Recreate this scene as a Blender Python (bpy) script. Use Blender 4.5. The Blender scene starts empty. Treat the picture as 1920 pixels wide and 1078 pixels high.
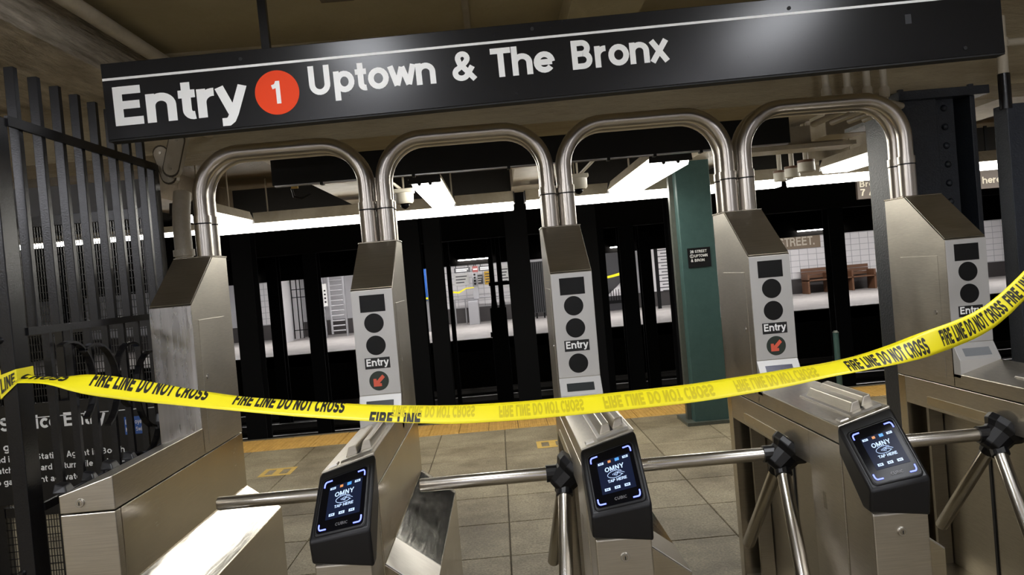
import bpy, bmesh, math, random
from mathutils import Vector, Matrix

random.seed(7)
scene = bpy.context.scene
COL = scene.collection

# ------------------------------------------------------------------ camera
cam_d = bpy.data.cameras.new('camera')
cam_d.sensor_width = 36.0
cam_d.lens = 28.0
cam_d.clip_start = 0.05
cam_d.clip_end = 200
cam = bpy.data.objects.new('camera', cam_d)
COL.objects.link(cam)
cr = Vector((0.996114, -0.018526, -0.086098))
cu = Vector((0.086410, 0.016709, 0.996120))
cf = Vector((0.017015, 0.999689, -0.018245))
M4 = Matrix(((cr.x, cu.x, -cf.x, 1.3898), (cr.y, cu.y, -cf.y, 0.0), (cr.z, cu.z, -cf.z, 1.55), (0, 0, 0, 1)))
cam.matrix_world = M4
scene.camera = cam

# ------------------------------------------------------------------ world, exposure
world = bpy.data.worlds.new('world')
scene.world = world
world.use_nodes = True
world.node_tree.nodes['Background'].inputs[0].default_value = (0.5, 0.48, 0.42, 1)
world.node_tree.nodes['Background'].inputs[1].default_value = 0.01
vs = scene.view_settings
vs.view_transform = 'Standard'
vs.look = 'None'
vs.gamma = 1.0
vs.use_curve_mapping = False
vs.exposure = 0.12

LOBBY = 28.0        # strength of the lobby ceiling lamps before the sign
LOBBY_REAR = 42.0   # strength of the added lobby lamps further back and the soffit lamp
PLATFORM = 14.5     # strength of the platform lamps
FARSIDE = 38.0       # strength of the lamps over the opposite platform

# ------------------------------------------------------------------ materials
MATS = {}


def nmat(name):
    m = bpy.data.materials.new(name)
    m.use_nodes = True
    nt = m.node_tree
    b = nt.nodes['Principled BSDF']
    MATS[name] = m
    return m, nt, b


def node(nt, kind, **kw):
    n = nt.nodes.new(kind)
    for k, v in kw.items():
        if k in n.inputs:
            n.inputs[k].default_value = v
        else:
            setattr(n, k, v)
    return n


def coords(nt, scale=(1, 1, 1), space='Object'):
    tc = node(nt, 'ShaderNodeTexCoord')
    mp = node(nt, 'ShaderNodeMapping')
    mp.inputs['Scale'].default_value = scale
    if space == 'World':
        g = node(nt, 'ShaderNodeNewGeometry')
        nt.links.new(g.outputs['Position'], mp.inputs['Vector'])
    else:
        nt.links.new(tc.outputs[space], mp.inputs['Vector'])
    return mp.outputs['Vector']


def ramp(nt, fac, stops):
    r = node(nt, 'ShaderNodeValToRGB')
    e = r.color_ramp.elements
    while len(e) < len(stops):
        e.new(0.5)
    for el, (p, c) in zip(e, stops):
        el.position = p
        el.color = (c[0], c[1], c[2], 1)
    nt.links.new(fac, r.inputs['Fac'])
    return r.outputs['Color']


def noise(nt, vec, scale, detail=4, rough=0.55):
    n = node(nt, 'ShaderNodeTexNoise')
    n.inputs['Scale'].default_value = scale
    n.inputs['Detail'].default_value = detail
    n.inputs['Roughness'].default_value = rough
    nt.links.new(vec, n.inputs['Vector'])
    return n.outputs['Fac']


def bump(nt, b, h, strength=0.3, dist=0.01):
    bp = node(nt, 'ShaderNodeBump')
    bp.inputs['Strength'].default_value = strength
    bp.inputs['Distance'].default_value = dist
    nt.links.new(h, bp.inputs['Height'])
    nt.links.new(bp.outputs['Normal'], b.inputs['Normal'])


def plain(name, col, rough=0.5, metal=0.0, spec=0.5, emit=None, es=0.0):
    m, nt, b = nmat(name)
    b.inputs['Base Color'].default_value = (*col, 1)
    b.inputs['Roughness'].default_value = rough
    b.inputs['Metallic'].default_value = metal
    b.inputs['Specular IOR Level'].default_value = spec
    if emit:
        b.inputs['Emission Color'].default_value = (*emit, 1)
        b.inputs['Emission Strength'].default_value = es
    return m


def mottled(name, c1, c2, scale, rough=0.7, bs=0.25, bscale=None, bdist=0.01, detail=6, space='World', stretch=(1, 1, 1), spec=0.4):
    m, nt, b = nmat(name)
    v = coords(nt, stretch, space)
    f = noise(nt, v, scale, detail, 0.65)
    c = ramp(nt, f, [(0.3, c1), (0.7, c2)])
    nt.links.new(c, b.inputs['Base Color'])
    b.inputs['Roughness'].default_value = rough
    b.inputs['Specular IOR Level'].default_value = spec
    h = noise(nt, v, bscale or scale * 3, 5, 0.6)
    bump(nt, b, h, bs, bdist)
    return m


def steel(name, col, r0, r1, stretch, scale=6.0, bs=0.03, wear=0.0):
    """brushed stainless steel: fine streaks along one direction vary gloss and relief"""
    m, nt, b = nmat(name)
    v = coords(nt, stretch, 'World')
    f = noise(nt, v, scale, 3, 0.6)
    v2 = coords(nt, (1, 1, 1), 'World')
    g = noise(nt, v2, 5.0, 4, 0.6)
    mr = node(nt, 'ShaderNodeMapRange')
    mr.inputs['To Min'].default_value = r0
    mr.inputs['To Max'].default_value = r1
    mx = node(nt, 'ShaderNodeMath', operation='MULTIPLY_ADD')
    mx.inputs[1].default_value = 0.5
    nt.links.new(f, mx.inputs[0])
    ml = node(nt, 'ShaderNodeMath', operation='MULTIPLY')
    ml.inputs[1].default_value = 0.5
    nt.links.new(g, ml.inputs[0])
    nt.links.new(ml.outputs[0], mx.inputs[2])
    mr.inputs['From Min'].default_value = 0.3
    mr.inputs['From Max'].default_value = 0.7
    nt.links.new(mx.outputs[0], mr.inputs['Value'])
    nt.links.new(mr.outputs['Result'], b.inputs['Roughness'])
    d = tuple(x * 0.76 for x in col)
    c = ramp(nt, f, [(0.25, d), (0.75, col)])
    nt.links.new(c, b.inputs['Base Color'])
    b.inputs['Metallic'].default_value = 1.0
    bump(nt, b, f, bs, 0.002)
    return m


steel('steel_brushed', (0.60, 0.56, 0.48), 0.28, 0.42, (1, 3, 60), 8)
steel('steel_side', (0.56, 0.51, 0.42), 0.17, 0.28, (1, 2, 90), 8)
steel('steel_streak', (0.68, 0.66, 0.64), 0.22, 0.34, (16, 16, 1.0), 3, 0.5)
steel('steel_slope', (0.62, 0.60, 0.55), 0.07, 0.17, (40, 2, 40), 4, 0.02)
steel('steel_slope_brushed', (0.70, 0.67, 0.62), 0.34, 0.46, (3, 60, 3), 8)
plain('steel_pipe', (0.56, 0.52, 0.47), 0.30, 1.0)
plain('steel_arm', (0.60, 0.57, 0.52), 0.27, 1.0)
steel('steel_panel', (0.46, 0.42, 0.34), 0.32, 0.46, (1, 3, 60), 8)
plain('face_plate', (0.52, 0.51, 0.49), 0.48, 0.5)
plain('lens_black', (0.006, 0.006, 0.006), 0.35, spec=0.25)
plain('label_black', (0.006, 0.006, 0.006), 0.4)
plain('letter_white', (0.85, 0.85, 0.83), 0.5)
plain('arrow_red', (0.55, 0.09, 0.05), 0.4, emit=(0.9, 0.12, 0.06), es=0.08)
plain('lens_green_black', (0.02, 0.03, 0.022), 0.35)
plain('lcd', (0.03, 0.034, 0.034), 0.3, spec=0.25)
plain('lcd_blue', (0.02, 0.02, 0.06), 0.25)
plain('lcd_grey', (0.19, 0.20, 0.21), 0.3)
plain('residue', (0.02, 0.021, 0.024), 0.6)
plain('grey_panel', (0.07, 0.07, 0.075), 0.5)
plain('slot_black', (0.01, 0.01, 0.01), 0.6)
mottled('plastic_black', (0.005, 0.005, 0.006), (0.007, 0.007, 0.008), 40, 0.42, 0.25, 900, 0.0006, space='Object')
plain('reader_glass', (0.003, 0.003, 0.004), 0.15, spec=0.06)
plain('screen_dark', (0.003, 0.004, 0.009), 0.25, spec=0.05, emit=(0.02, 0.03, 0.08), es=0.35)
plain('screen_text', (0.4, 0.5, 0.7), 0.4, emit=(0.42, 0.56, 0.85), es=0.65)
plain('screen_blue', (0.05, 0.2, 0.5), 0.4, emit=(0.05, 0.25, 0.65), es=0.8)
plain('screen_orange', (0.5, 0.2, 0.05), 0.4, emit=(0.6, 0.22, 0.08), es=0.5)
plain('led_blue', (0.2, 0.25, 0.9), 0.4, emit=(0.15, 0.19, 1.0), es=2.4)
plain('reader_mark', (0.16, 0.16, 0.17), 0.4)
plain('rubber_black', (0.004, 0.004, 0.005), 0.38)
plain('key_metal', (0.55, 0.53, 0.5), 0.3, 1.0)
mottled('sign_black', (0.0065, 0.0065, 0.007), (0.009, 0.009, 0.010), 30, 0.27, 0.05, 300, 0.0005, space='Object', spec=0.33)
plain('sign_edge', (0.005, 0.005, 0.005), 0.7)
plain('bullet_red', (0.80, 0.060, 0.012), 0.6, spec=0.2)
plain('tape_yellow', (0.86, 0.75, 0.01), 0.42)
plain('tape_ghost', (0.60, 0.50, 0.012), 0.42)
plain('tape_ink', (0.012, 0.011, 0.008), 0.45)
mottled('paint_tan', (0.34, 0.285, 0.165), (0.42, 0.36, 0.22), 2.2, 0.55, 0.25, 30, 0.01)
mottled('paint_tan_light', (0.30, 0.26, 0.19), (0.42, 0.37, 0.29), 6, 0.5, 0.3, 40, 0.01)
mottled('plaster_rough', (0.26, 0.22, 0.16), (0.72, 0.65, 0.54), 13, 0.55, 1.0, 20, 0.06, stretch=(1, 0.3, 2.5))
mottled('plaster_beam', (0.24, 0.19, 0.115), (0.36, 0.30, 0.19), 5, 0.6, 0.8, 25, 0.02, stretch=(0.4, 1, 2))
mottled('ceiling_dirty', (0.11, 0.085, 0.055), (0.17, 0.13, 0.085), 4, 0.6, 0.5, 30, 0.02)
mottled('pipe_paint', (0.42, 0.375, 0.29), (0.52, 0.465, 0.37), 14, 0.5, 0.3, 80, 0.005)
mottled('black_paint', (0.004, 0.004, 0.005), (0.007, 0.007, 0.008), 30, 0.24, 0.3, 160, 0.0015)
mottled('blue_black_paint', (0.020, 0.024, 0.032), (0.030, 0.035, 0.045), 30, 0.32, 0.6, 110, 0.004)
mottled('green_paint', (0.036, 0.078, 0.074), (0.048, 0.096, 0.091), 12, 0.35, 0.4, 120, 0.004)
mottled('green_black_paint', (0.060, 0.068, 0.056), (0.085, 0.092, 0.076), 20, 0.30, 0.7, 110, 0.005)
plain('dark_iron', (0.004, 0.004, 0.0045), 0.75, spec=0.15)
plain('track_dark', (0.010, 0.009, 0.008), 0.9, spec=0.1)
plain('rail_steel', (0.20, 0.19, 0.18), 0.35, 1.0)
plain('tile_white', (0.72, 0.71, 0.72), 0.3)
plain('tile_grout', (0.45, 0.45, 0.47), 0.7)
plain('tile_dark', (0.05, 0.045, 0.045), 0.5)
plain('mosaic_brown', (0.20, 0.15, 0.10), 0.5)
plain('mosaic_letter', (0.55, 0.50, 0.40), 0.5)
plain('poster_white', (0.66, 0.66, 0.64), 0.5)
plain('poster_yellow', (0.70, 0.42, 0.03), 0.5)
plain('poster_dark', (0.05, 0.05, 0.055), 0.5)
plain('poster_red', (0.22, 0.05, 0.045), 0.5)
plain('sign_brown', (0.085, 0.065, 0.055), 0.5)
plain('sign_blue', (0.02, 0.10, 0.40), 0.45)
plain('bench_wood', (0.13, 0.06, 0.03), 0.5)
plain('far_steel', (0.42, 0.42, 0.44), 0.45, 0.6)
plain('camera_white', (0.55, 0.52, 0.44), 0.4)
plain('fixture_dark', (0.02, 0.02, 0.02), 0.5)
plain('joint_dark', (0.075, 0.062, 0.042), 0.9)
plain('tag_yellow', (0.7, 0.45, 0.08), 0.5)
plain('lamp_lobby', (1, 1, 1), 0.5, emit=(0.93, 0.95, 1.0), es=LOBBY)
plain('lamp_lobby_rear', (1, 1, 1), 0.5, emit=(0.92, 0.93, 1.0), es=LOBBY_REAR)
plain('lamp_platform', (1, 1, 1), 0.5, emit=(1.0, 0.965, 0.88), es=PLATFORM)
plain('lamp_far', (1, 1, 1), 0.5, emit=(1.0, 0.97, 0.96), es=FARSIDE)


def granite():
    m, nt, b = nmat('slab_concrete')
    v = coords(nt, (1, 1, 1), 'World')
    f = noise(nt, v, 75, 4, 0.75)
    c1 = ramp(nt, f, [(0.30, (0.11, 0.09, 0.052)), (0.5, (0.26, 0.22, 0.142)), (0.72, (0.42, 0.37, 0.26))])
    g = noise(nt, v, 1.5, 7, 0.7)
    c2 = ramp(nt, g, [(0.34, (0.40, 0.36, 0.29)), (0.62, (1, 1, 1))])
    oi = node(nt, 'ShaderNodeObjectInfo')
    mr = node(nt, 'ShaderNodeMapRange')
    mr.inputs['To Min'].default_value = 0.86
    mr.inputs['To Max'].default_value = 1.06
    nt.links.new(oi.outputs['Random'], mr.inputs['Value'])
    mx = node(nt, 'ShaderNodeMixRGB', blend_type='MULTIPLY')
    mx.inputs[0].default_value = 1
    nt.links.new(c1, mx.inputs[1])
    nt.links.new(c2, mx.inputs[2])
    m2 = node(nt, 'ShaderNodeMixRGB', blend_type='MULTIPLY')
    m2.inputs[0].default_value = 1
    nt.links.new(mx.outputs[0], m2.inputs[1])
    nt.links.new(mr.outputs['Result'], m2.inputs[2])
    nt.links.new(m2.outputs[0], b.inputs['Base Color'])
    b.inputs['Roughness'].default_value = 0.6
    bump(nt, b, f, 0.25, 0.004)


granite()
mottled('far_concrete', (0.26, 0.245, 0.235), (0.36, 0.34, 0.325), 2.5, 0.6, 0.2, 40, 0.004)
mottled('tactile_yellow', (0.33, 0.19, 0.045), (0.50, 0.30, 0.075), 9, 0.6, 0.3, 70, 0.004)
mottled('marking_yellow', (0.40, 0.26, 0.055), (0.52, 0.35, 0.09), 14, 0.6, 0.2, 90, 0.002)

# ------------------------------------------------------------------ mesh building
ORI = {}
CACHE = {}


class MB:
    def __init__(s):
        s.v = []
        s.f = []

    def quad(s, *p):
        n = len(s.v)
        s.v += [tuple(q) for q in p]
        s.f.append(tuple(range(n, n + len(p))))
        return s

    def box(s, x0, x1, y0, y1, z0, z1):
        n = len(s.v)
        s.v += [(x0, y0, z0), (x1, y0, z0), (x1, y1, z0), (x0, y1, z0), (x0, y0, z1), (x1, y0, z1), (x1, y1, z1), (x0, y1, z1)]
        for q in ((0, 3, 2, 1), (4, 5, 6, 7), (0, 1, 5, 4), (1, 2, 6, 5), (2, 3, 7, 6), (3, 0, 4, 7)):
            s.f.append(tuple(n + k for k in q))
        return s

    def loft(s, rings, caps=True, closed=True):
        """rings of equal length joined in order"""
        n = len(s.v)
        k = len(rings[0])
        for r in rings:
            s.v += [tuple(p) for p in r]
        for i in range(len(rings) - 1):
            for j in range(k if closed else k - 1):
                a = n + i * k + j
                b = n + i * k + (j + 1) % k
                s.f.append((a, b, b + k, a + k))
        if caps:
            s.f.append(tuple(n + j for j in reversed(range(k))))
            s.f.append(tuple(n + (len(rings) - 1) * k + j for j in range(k)))
        return s

    def prism_x(s, prof, x0, x1):
        """profile of (y, z) swept along x"""
        return s.loft([[(x0, y, z) for y, z in prof], [(x1, y, z) for y, z in prof]])

    def prism_y(s, prof, y0, y1):
        return s.loft([[(x, y0, z) for x, z in prof], [(x, y1, z) for x, z in prof]])

    def tube(s, path, r, n=12, caps=True):
        P = [Vector(p) for p in path]
        rr = r if isinstance(r, (list, tuple)) else [r] * len(P)
        T = []
        for i in range(len(P)):
            d = (P[min(i + 1, len(P) - 1)] - P[max(i - 1, 0)])
            T.append(d.normalized())
        ref = Vector((0, 0, 1)) if abs(T[0].z) < 0.9 else Vector((0, 1, 0))
        u = T[0].cross(ref).normalized()
        rings = []
        for i, p in enumerate(P):
            u = (u - T[i] * u.dot(T[i])).normalized()
            w = T[i].cross(u)
            rings.append([p + (u * math.cos(2 * math.pi * k / n) + w * math.sin(2 * math.pi * k / n)) * rr[i] for k in range(n)])
        return s.loft(rings, caps)

    def disc(s, c, ax, r, n=28, th=0.002):
        """thin round plate, its centre c, facing ax"""
        c = Vector(c)
        a = Vector(ax).normalized()
        return s.tube([c - a * th, c, c + a * 1e-5], [r, r, r * 0.97], n)

    def build(s, name, mat, parent=None, org=None, smooth=False, key=None, bevel=0.0, seg=2, recalc=True):
        me = CACHE.get(key) if key else None
        if org is None:
            org = ORI.get(parent.name, (0, 0, 0)) if parent else (0, 0, 0)
        if me is None:
            me = bpy.data.meshes.new(name)
            me.from_pydata([(a - org[0], b - org[1], c - org[2]) for a, b, c in s.v], [], s.f)
            if recalc:
                bm = bmesh.new()
                bm.from_mesh(me)
                bmesh.ops.recalc_face_normals(bm, faces=bm.faces)
                bm.to_mesh(me)
                bm.free()
            me.materials.append(MATS[mat])
            if smooth:
                for p in me.polygons:
                    p.use_smooth = True
                if smooth != 'all':
                    me.set_sharp_from_angle(angle=math.radians(40))
            me.update()
            if key:
                CACHE[key] = me
        o = bpy.data.objects.new(name, me)
        COL.objects.link(o)
        if parent:
            o.parent = parent
            ORI[o.name] = org
        if bevel:
            md = o.modifiers.new('bevel', 'BEVEL')
            md.width = bevel
            md.segments = seg
            md.limit_method = 'ANGLE'
            md.angle_limit = math.radians(35)
        return o


def tag(o, label=None, cat=None, group=None, kind=None):
    if label:
        o['label'] = label
    if cat:
        o['category'] = cat
    if group:
        o['group'] = group
    if kind:
        o['kind'] = kind
    return o


def thing(name, label, cat, loc, group=None, org=None, rot=None):
    e = bpy.data.objects.new(name, None)
    e.empty_display_size = 0.1
    COL.objects.link(e)
    e.location = loc
    if rot:
        e.rotation_euler = rot
    ORI[e.name] = tuple(org if org is not None else loc)
    return tag(e, label, cat, group)


def struct(name, mb, mat, parent=None, **kw):
    o = mb.build(name, mat, parent, **kw)
    if not parent:
        tag(o, kind='structure')
    return o


def single(name, mb, mat, label, cat, group=None, base=None, **kw):
    """a thing that is one mesh, its origin at its base"""
    if base is None:
        xs = [p[0] for p in mb.v]
        ys = [p[1] for p in mb.v]
        base = ((min(xs) + max(xs)) / 2, (min(ys) + max(ys)) / 2, min(p[2] for p in mb.v))
    o = mb.build(name, mat, None, org=base, **kw)
    o.location = base
    return tag(o, label, cat, group)


# ------------------------------------------------------------------ stroke lettering (heavy grotesque letters)
def arc(cx, cy, rx, ry, a0, a1, n=12):
    return [(cx + rx * math.cos(math.radians(a0 + (a1 - a0) * i / n)), cy + ry * math.sin(math.radians(a0 + (a1 - a0) * i / n))) for i in range(n + 1)]


X_ = 0.74
ST = [(.1, 0), (.1, 1)]
GL = {
    'E': (.70, [ST, [(.1, .9), (.62, .9)], [(.1, .52), (.58, .52)], [(.1, .1), (.64, .1)]]),
    'F': (.65, [ST, [(.1, .9), (.61, .9)], [(.1, .5), (.55, .5)]]),
    'I': (.29, [ST]),
    'L': (.61, [ST, [(.1, .1), (.58, .1)]]),
    'T': (.66, [[(0, .9), (.66, .9)], [(.33, .9), (.33, 0)]]),
    'H': (.78, [ST, [(.61, 0), (.61, 1)], [(.1, .5), (.61, .5)]]),
    'N': (.80, [ST, [(.12, .93), (.59, .07)], [(.61, 0), (.61, 1)]]),
    'D': (.78, [ST, [(.1, .9), (.3, .9)] + arc(.3, .5, .31, .4, 90, -90) + [(.1, .1)]]),
    'O': (.84, [arc(.4, .5, .31, .41, 0, 360, 24)]),
    'C': (.79, [arc(.4, .5, .31, .41, 42, 318, 18)]),
    'R': (.76, [ST, [(.1, .9), (.37, .9)] + arc(.37, .7, .2, .2, 90, -90) + [(.1, .5)], [(.37, .5), (.5, .42), (.56, .28), (.6, 0)]]),
    'B': (.76, [ST, [(.1, .9), (.36, .9)] + arc(.36, .715, .185, .185, 90, -90) + [(.1, .53)], [(.1, .53), (.38, .53)] + arc(.38, .315, .215, .215, 90, -90) + [(.1, .1)]]),
    'P': (.70, [ST, [(.1, .9), (.36, .9)] + arc(.36, .68, .22, .22, 90, -90) + [(.1, .46)]]),
    'S': (.72, [arc(.34, .70, .24, .2, 15, 270, 14) + arc(.34, .3, .25, .2, 90, -165, 14)[1:]]),
    'U': (.82, [[(.1, 1), (.1, .36)] + arc(.36, .36, .26, .27, 180, 360)[1:] + [(.62, 1)]]),
    'M': (.92, [ST, [(.13, .95), (.42, .06)], [(.42, .06), (.71, .95)], [(.74, 0), (.74, 1)]]),
    'Y': (.70, [[(.05, 1), (.35, .42)], [(.65, 1), (.35, .42)], [(.35, .46), (.35, 0)]]),
    'A': (.72, [[(.05, 0), (.35, .98)], [(.35, .98), (.65, 0)], [(.15, .28), (.55, .28)]]),
    'W': (1.0, [[(.04, 1), (.27, .05)], [(.27, .05), (.5, .95)], [(.5, .95), (.73, .05)], [(.73, .05), (.96, 1)]]),
    'K': (.74, [ST, [(.12, .4), (.6, 1)], [(.3, .6), (.64, 0)]]),
    'V': (.68, [[(.04, 1), (.34, .04)], [(.34, .04), (.64, 1)]]),
    '&': (.80, [[(.74, .02), (.26, .60)] + arc(.37, .76, .155, .155, 205, -40, 12) + [(.40, .57)], [(.46, .62), (.20, .42)] + arc(.3, .27, .21, .18, 135, 320, 12) + [(.68, .48)]]),
    '1': (.50, [[(.32, 0), (.32, 1)], [(.06, .74), (.24, .79), (.32, .95)]]),
    '2': (.64, [arc(.3, .68, .22, .23, 170, -30, 12) + [(.1, .1)], [(.06, .1), (.56, .1)]]),
    '7': (.60, [[(.04, .9), (.55, .9)], [(.52, .9), (.3, .5), (.22, 0)]]),
    '8': (.66, [arc(.32, .72, .2, .19, 0, 360, 18), arc(.32, .3, .23, .21, 0, 360, 18)]),
    'a': (.66, [[(.5, 0), (.5, .45)] + arc(.31, .46, .19, .18, 0, 155, 10), arc(.3, .22, .2, .14, 0, 360, 16)]),
    'b': (.70, [ST, arc(.36, .37, .24, .27, 0, 360, 20)]),
    'c': (.62, [arc(.35, .37, .25, .27, 45, 315, 16)]),
    'd': (.70, [[(.6, 0), (.6, 1)], arc(.35, .37, .25, .27, 0, 360, 20)]),
    'e': (.68, [[(.1, .37), (.6, .37)], arc(.35, .37, .25, .27, 0, 322, 18)]),
    'f': (.40, [[(.18, 0), (.18, .76)] + arc(.32, .76, .14, .14, 180, 85, 6), [(.02, .65), (.38, .65)]]),
    'g': (.70, [[(.6, X_), (.6, -.02)] + arc(.36, -.02, .24, .17, 0, -150, 8), arc(.35, .38, .25, .26, 0, 360, 20)]),
    'h': (.69, [ST, [(.1, .40)] + arc(.335, .42, .235, .225, 180, 0, 12) + [(.57, 0)]]),
    'i': (.29, [[(.1, 0), (.1, X_)], [(.1, .84), (.1, 1)]]),
    'k': (.62, [ST, [(.12, .3), (.5, X_)], [(.26, .46), (.54, 0)]]),
    'l': (.29, [ST]),
    'm': (1.0, [[(.1, 0), (.1, X_)], [(.1, .42)] + arc(.295, .44, .195, .205, 180, 0, 10) + [(.49, 0)], [(.49, .42)] + arc(.685, .44, .195, .205, 180, 0, 10) + [(.88, 0)]]),
    'n': (.69, [[(.1, 0), (.1, X_)], [(.1, .40)] + arc(.335, .42, .235, .225, 180, 0, 12) + [(.57, 0)]]),
    'o': (.71, [arc(.355, .37, .255, .275, 0, 360, 20)]),
    'p': (.70, [[(.1, -.26), (.1, X_)], arc(.36, .37, .24, .27, 0, 360, 20)]),
    'r': (.44, [[(.1, 0), (.1, X_)], [(.1, .36)] + arc(.36, .38, .26, .26, 180, 84, 8)]),
    's': (.60, [arc(.29, .52, .18, .14, 15, 270, 10) + arc(.29, .23, .2, .15, 90, -165, 10)[1:]]),
    't': (.42, [[(.2, .95), (.2, .24)] + arc(.34, .24, .14, .15, 180, 285, 6)[1:], [(.02, .65), (.40, .65)]]),
    'u': (.69, [[(.57, 0), (.57, X_)], [(.57, .33)] + arc(.335, .32, .235, .225, 0, -180, 12) + [(.1, X_)]]),
    'v': (.60, [[(.05, X_), (.3, .05)], [(.3, .05), (.55, X_)]]),
    'w': (.88, [[(.05, X_), (.24, .06)], [(.24, .06), (.44, .68)], [(.44, .68), (.64, .06)], [(.64, .06), (.83, X_)]]),
    'x': (.62, [[(.05, 0), (.55, X_)], [(.05, X_), (.55, 0)]]),
    'y': (.62, [[(.05, X_), (.31, .06)], [(.58, X_), (.34, .04), (.27, -.11), (.2, -.165), (.06, -.165)]]),
    '.': (.28, [[(.1, 0), (.1, .19)]]),
    '-': (.45, [[(.04, .38), (.38, .38)]]),
    ' ': (.34, []),
}


LAYER = []      # stacking order of the strokes made last, so that crossing strokes never share a plane


def lifted(pts, k, face):
    n = Vector(face)
    return [tuple(Vector(p) + n * (k * LIFT)) for p in pts]


LIFT = 0.00012


def text_quads(body, w=0.2, gap=0.03):
    """letters as small polygons in a plane, cap height 1; returns quads and the width"""
    out = []
    LAYER.clear()
    x = 0.0
    h = w / 2
    for ch in body:
        adv, strokes = GL.get(ch, GL[' '])
        for si, pl in enumerate(strokes):
            n = len(pl)
            closed = n > 3 and abs(pl[0][0] - pl[-1][0]) < 1e-6 and abs(pl[0][1] - pl[-1][1]) < 1e-6
            L, R = [], []
            for i in range(n):
                p = Vector(pl[i])
                a = Vector(pl[i - 1]) if i > 0 else (Vector(pl[n - 2]) if closed else None)
                b = Vector(pl[i + 1]) if i < n - 1 else (Vector(pl[1]) if closed else None)
                d1 = (p - a).normalized() if a is not None and (p - a).length > 1e-9 else None
                d2 = (b - p).normalized() if b is not None and (b - p).length > 1e-9 else None
                d1 = d1 or d2
                d2 = d2 or d1
                n1 = Vector((-d1.y, d1.x))
                n2 = Vector((-d2.y, d2.x))
                mvec = n1 + n2
                mvec = mvec.normalized() if mvec.length > 1e-6 else n1
                k = min(1.8, 1 / max(0.4, mvec.dot(n1)))
                L.append(p + mvec * h * k)
                R.append(p - mvec * h * k)
            for i in range(n - 1):
                out.append([(x + q.x, q.y) for q in (L[i], R[i], R[i + 1], L[i + 1])])
                LAYER.append(si)
        x += adv + gap
    return out, x - gap


def lettering(body, mapper, name, mat, parent, w=0.2, width=None, height=1.0, x0=0.0, y0=0.0, gap=0.03, clip=None, flip=False, center=False, far=1.0, fine=False):
    """lettering laid on a surface: mapper turns plane (x, y) into a point"""
    qs, tw = text_quads(body, w, gap)
    sx = (width / tw) if width else height
    if center:
        x0 -= tw * sx / 2
    mb = MB()
    lay = list(LAYER)
    if clip is not None or fine:
        q2, l2 = [], []
        for q, k in zip(qs, lay):
            n = max(1, math.ceil(max(math.dist(q[0], q[3]), math.dist(q[1], q[2])) / .16))
            for j in range(n):
                a, b = j / n, (j + 1) / n
                lp_ = lambda p, r_, t_: (p[0] + (r_[0] - p[0]) * t_, p[1] + (r_[1] - p[1]) * t_)
                q2.append([lp_(q[0], q[3], a), lp_(q[1], q[2], a), lp_(q[1], q[2], b), lp_(q[0], q[3], b)])
                l2.append(k)
        qs, lay = q2, l2
    for q, k in zip(qs, lay):
        if clip is not None:
            q = clip_poly(q, *clip)
            if len(q) < 3:
                continue
        pts = [mapper(x0 + a * sx, y0 + (1 - b if flip else b) * height) for a, b in q]
        mb.quad(*lifted(pts, k * far, (0, -1, 0)))
    return mb.build(name, mat, parent, recalc=False)


def clip_poly(q, lo, hi):
    for lim, sg in ((lo, 1), (hi, -1)):
        out = []
        for i in range(len(q)):
            a, b = q[i], q[(i + 1) % len(q)]
            da, db = (a[1] - lim) * sg, (b[1] - lim) * sg
            if da >= 0:
                out.append(a)
            if da * db < 0:
                t = da / (da - db)
                out.append((a[0] + (b[0] - a[0]) * t, a[1] + (b[1] - a[1]) * t))
        q = out
        if len(q) < 3:
            return []
    return q


# ================================================================== THE SETTING
# lobby and platform floor: a bed with separate slabs on it
fl = struct('floor', MB().box(-8.0, 9.0, -3.0, 8.55, -0.3, -0.012), 'joint_dark')
SX, SY = 0.63, 0.595
slab = MB()
b_ = 0.004
slab.loft([[(0.003, 0.003, -0.011), (SX - 0.003, 0.003, -0.011), (SX - 0.003, SY - 0.003, -0.011), (0.003, SY - 0.003, -0.011)],
           [(0.003, 0.003, -b_), (SX - 0.003, 0.003, -b_), (SX - 0.003, SY - 0.003, -b_), (0.003, SY - 0.003, -b_)],
           [(0.003 + b_, 0.003 + b_, 0), (SX - 0.003 - b_, 0.003 + b_, 0), (SX - 0.003 - b_, SY - 0.003 - b_, 0), (0.003 + b_, SY - 0.003 - b_, 0)]])
for ix in range(-6, 9):
    for iy in range(-3, 13):
        x, y = 1.33 + ix * SX, 0.79 + iy * SY
        if y > 7.7:
            continue
        o = slab.build('floor_slab', 'slab_concrete', fl, key='slab')
        o.location = (x, y, random.uniform(-0.0015, 0.0))
# tactile strip along the platform edge
tt = MB().box(0.003, 0.297, 0.0, 0.6, -0.011, 0.0)
tile_key = 'tactile'
for k in range(7):
    xx = 0.02 + k * 0.042
    tt.loft([[(xx, 0.02, 0.0), (xx + 0.022, 0.02, 0.0), (xx + 0.022, 0.58, 0.0), (xx, 0.58, 0.0)], [(xx + 0.005, 0.03, 0.006), (xx + 0.017, 0.03, 0.006), (xx + 0.017, 0.57, 0.006), (xx + 0.005, 0.57, 0.006)]])
for ix in range(-11, 26):
    o = tt.build('tactile_tile', 'tactile_yellow', fl, key=tile_key)
    o.location = (-0.03 + ix * 0.3, 7.925, random.uniform(-0.001, 0.001))
MB().box(-3.2, 9.0, 8.53, 8.6, -0.3, 0.0).build('edge_coping', 'joint_dark', fl)

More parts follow.
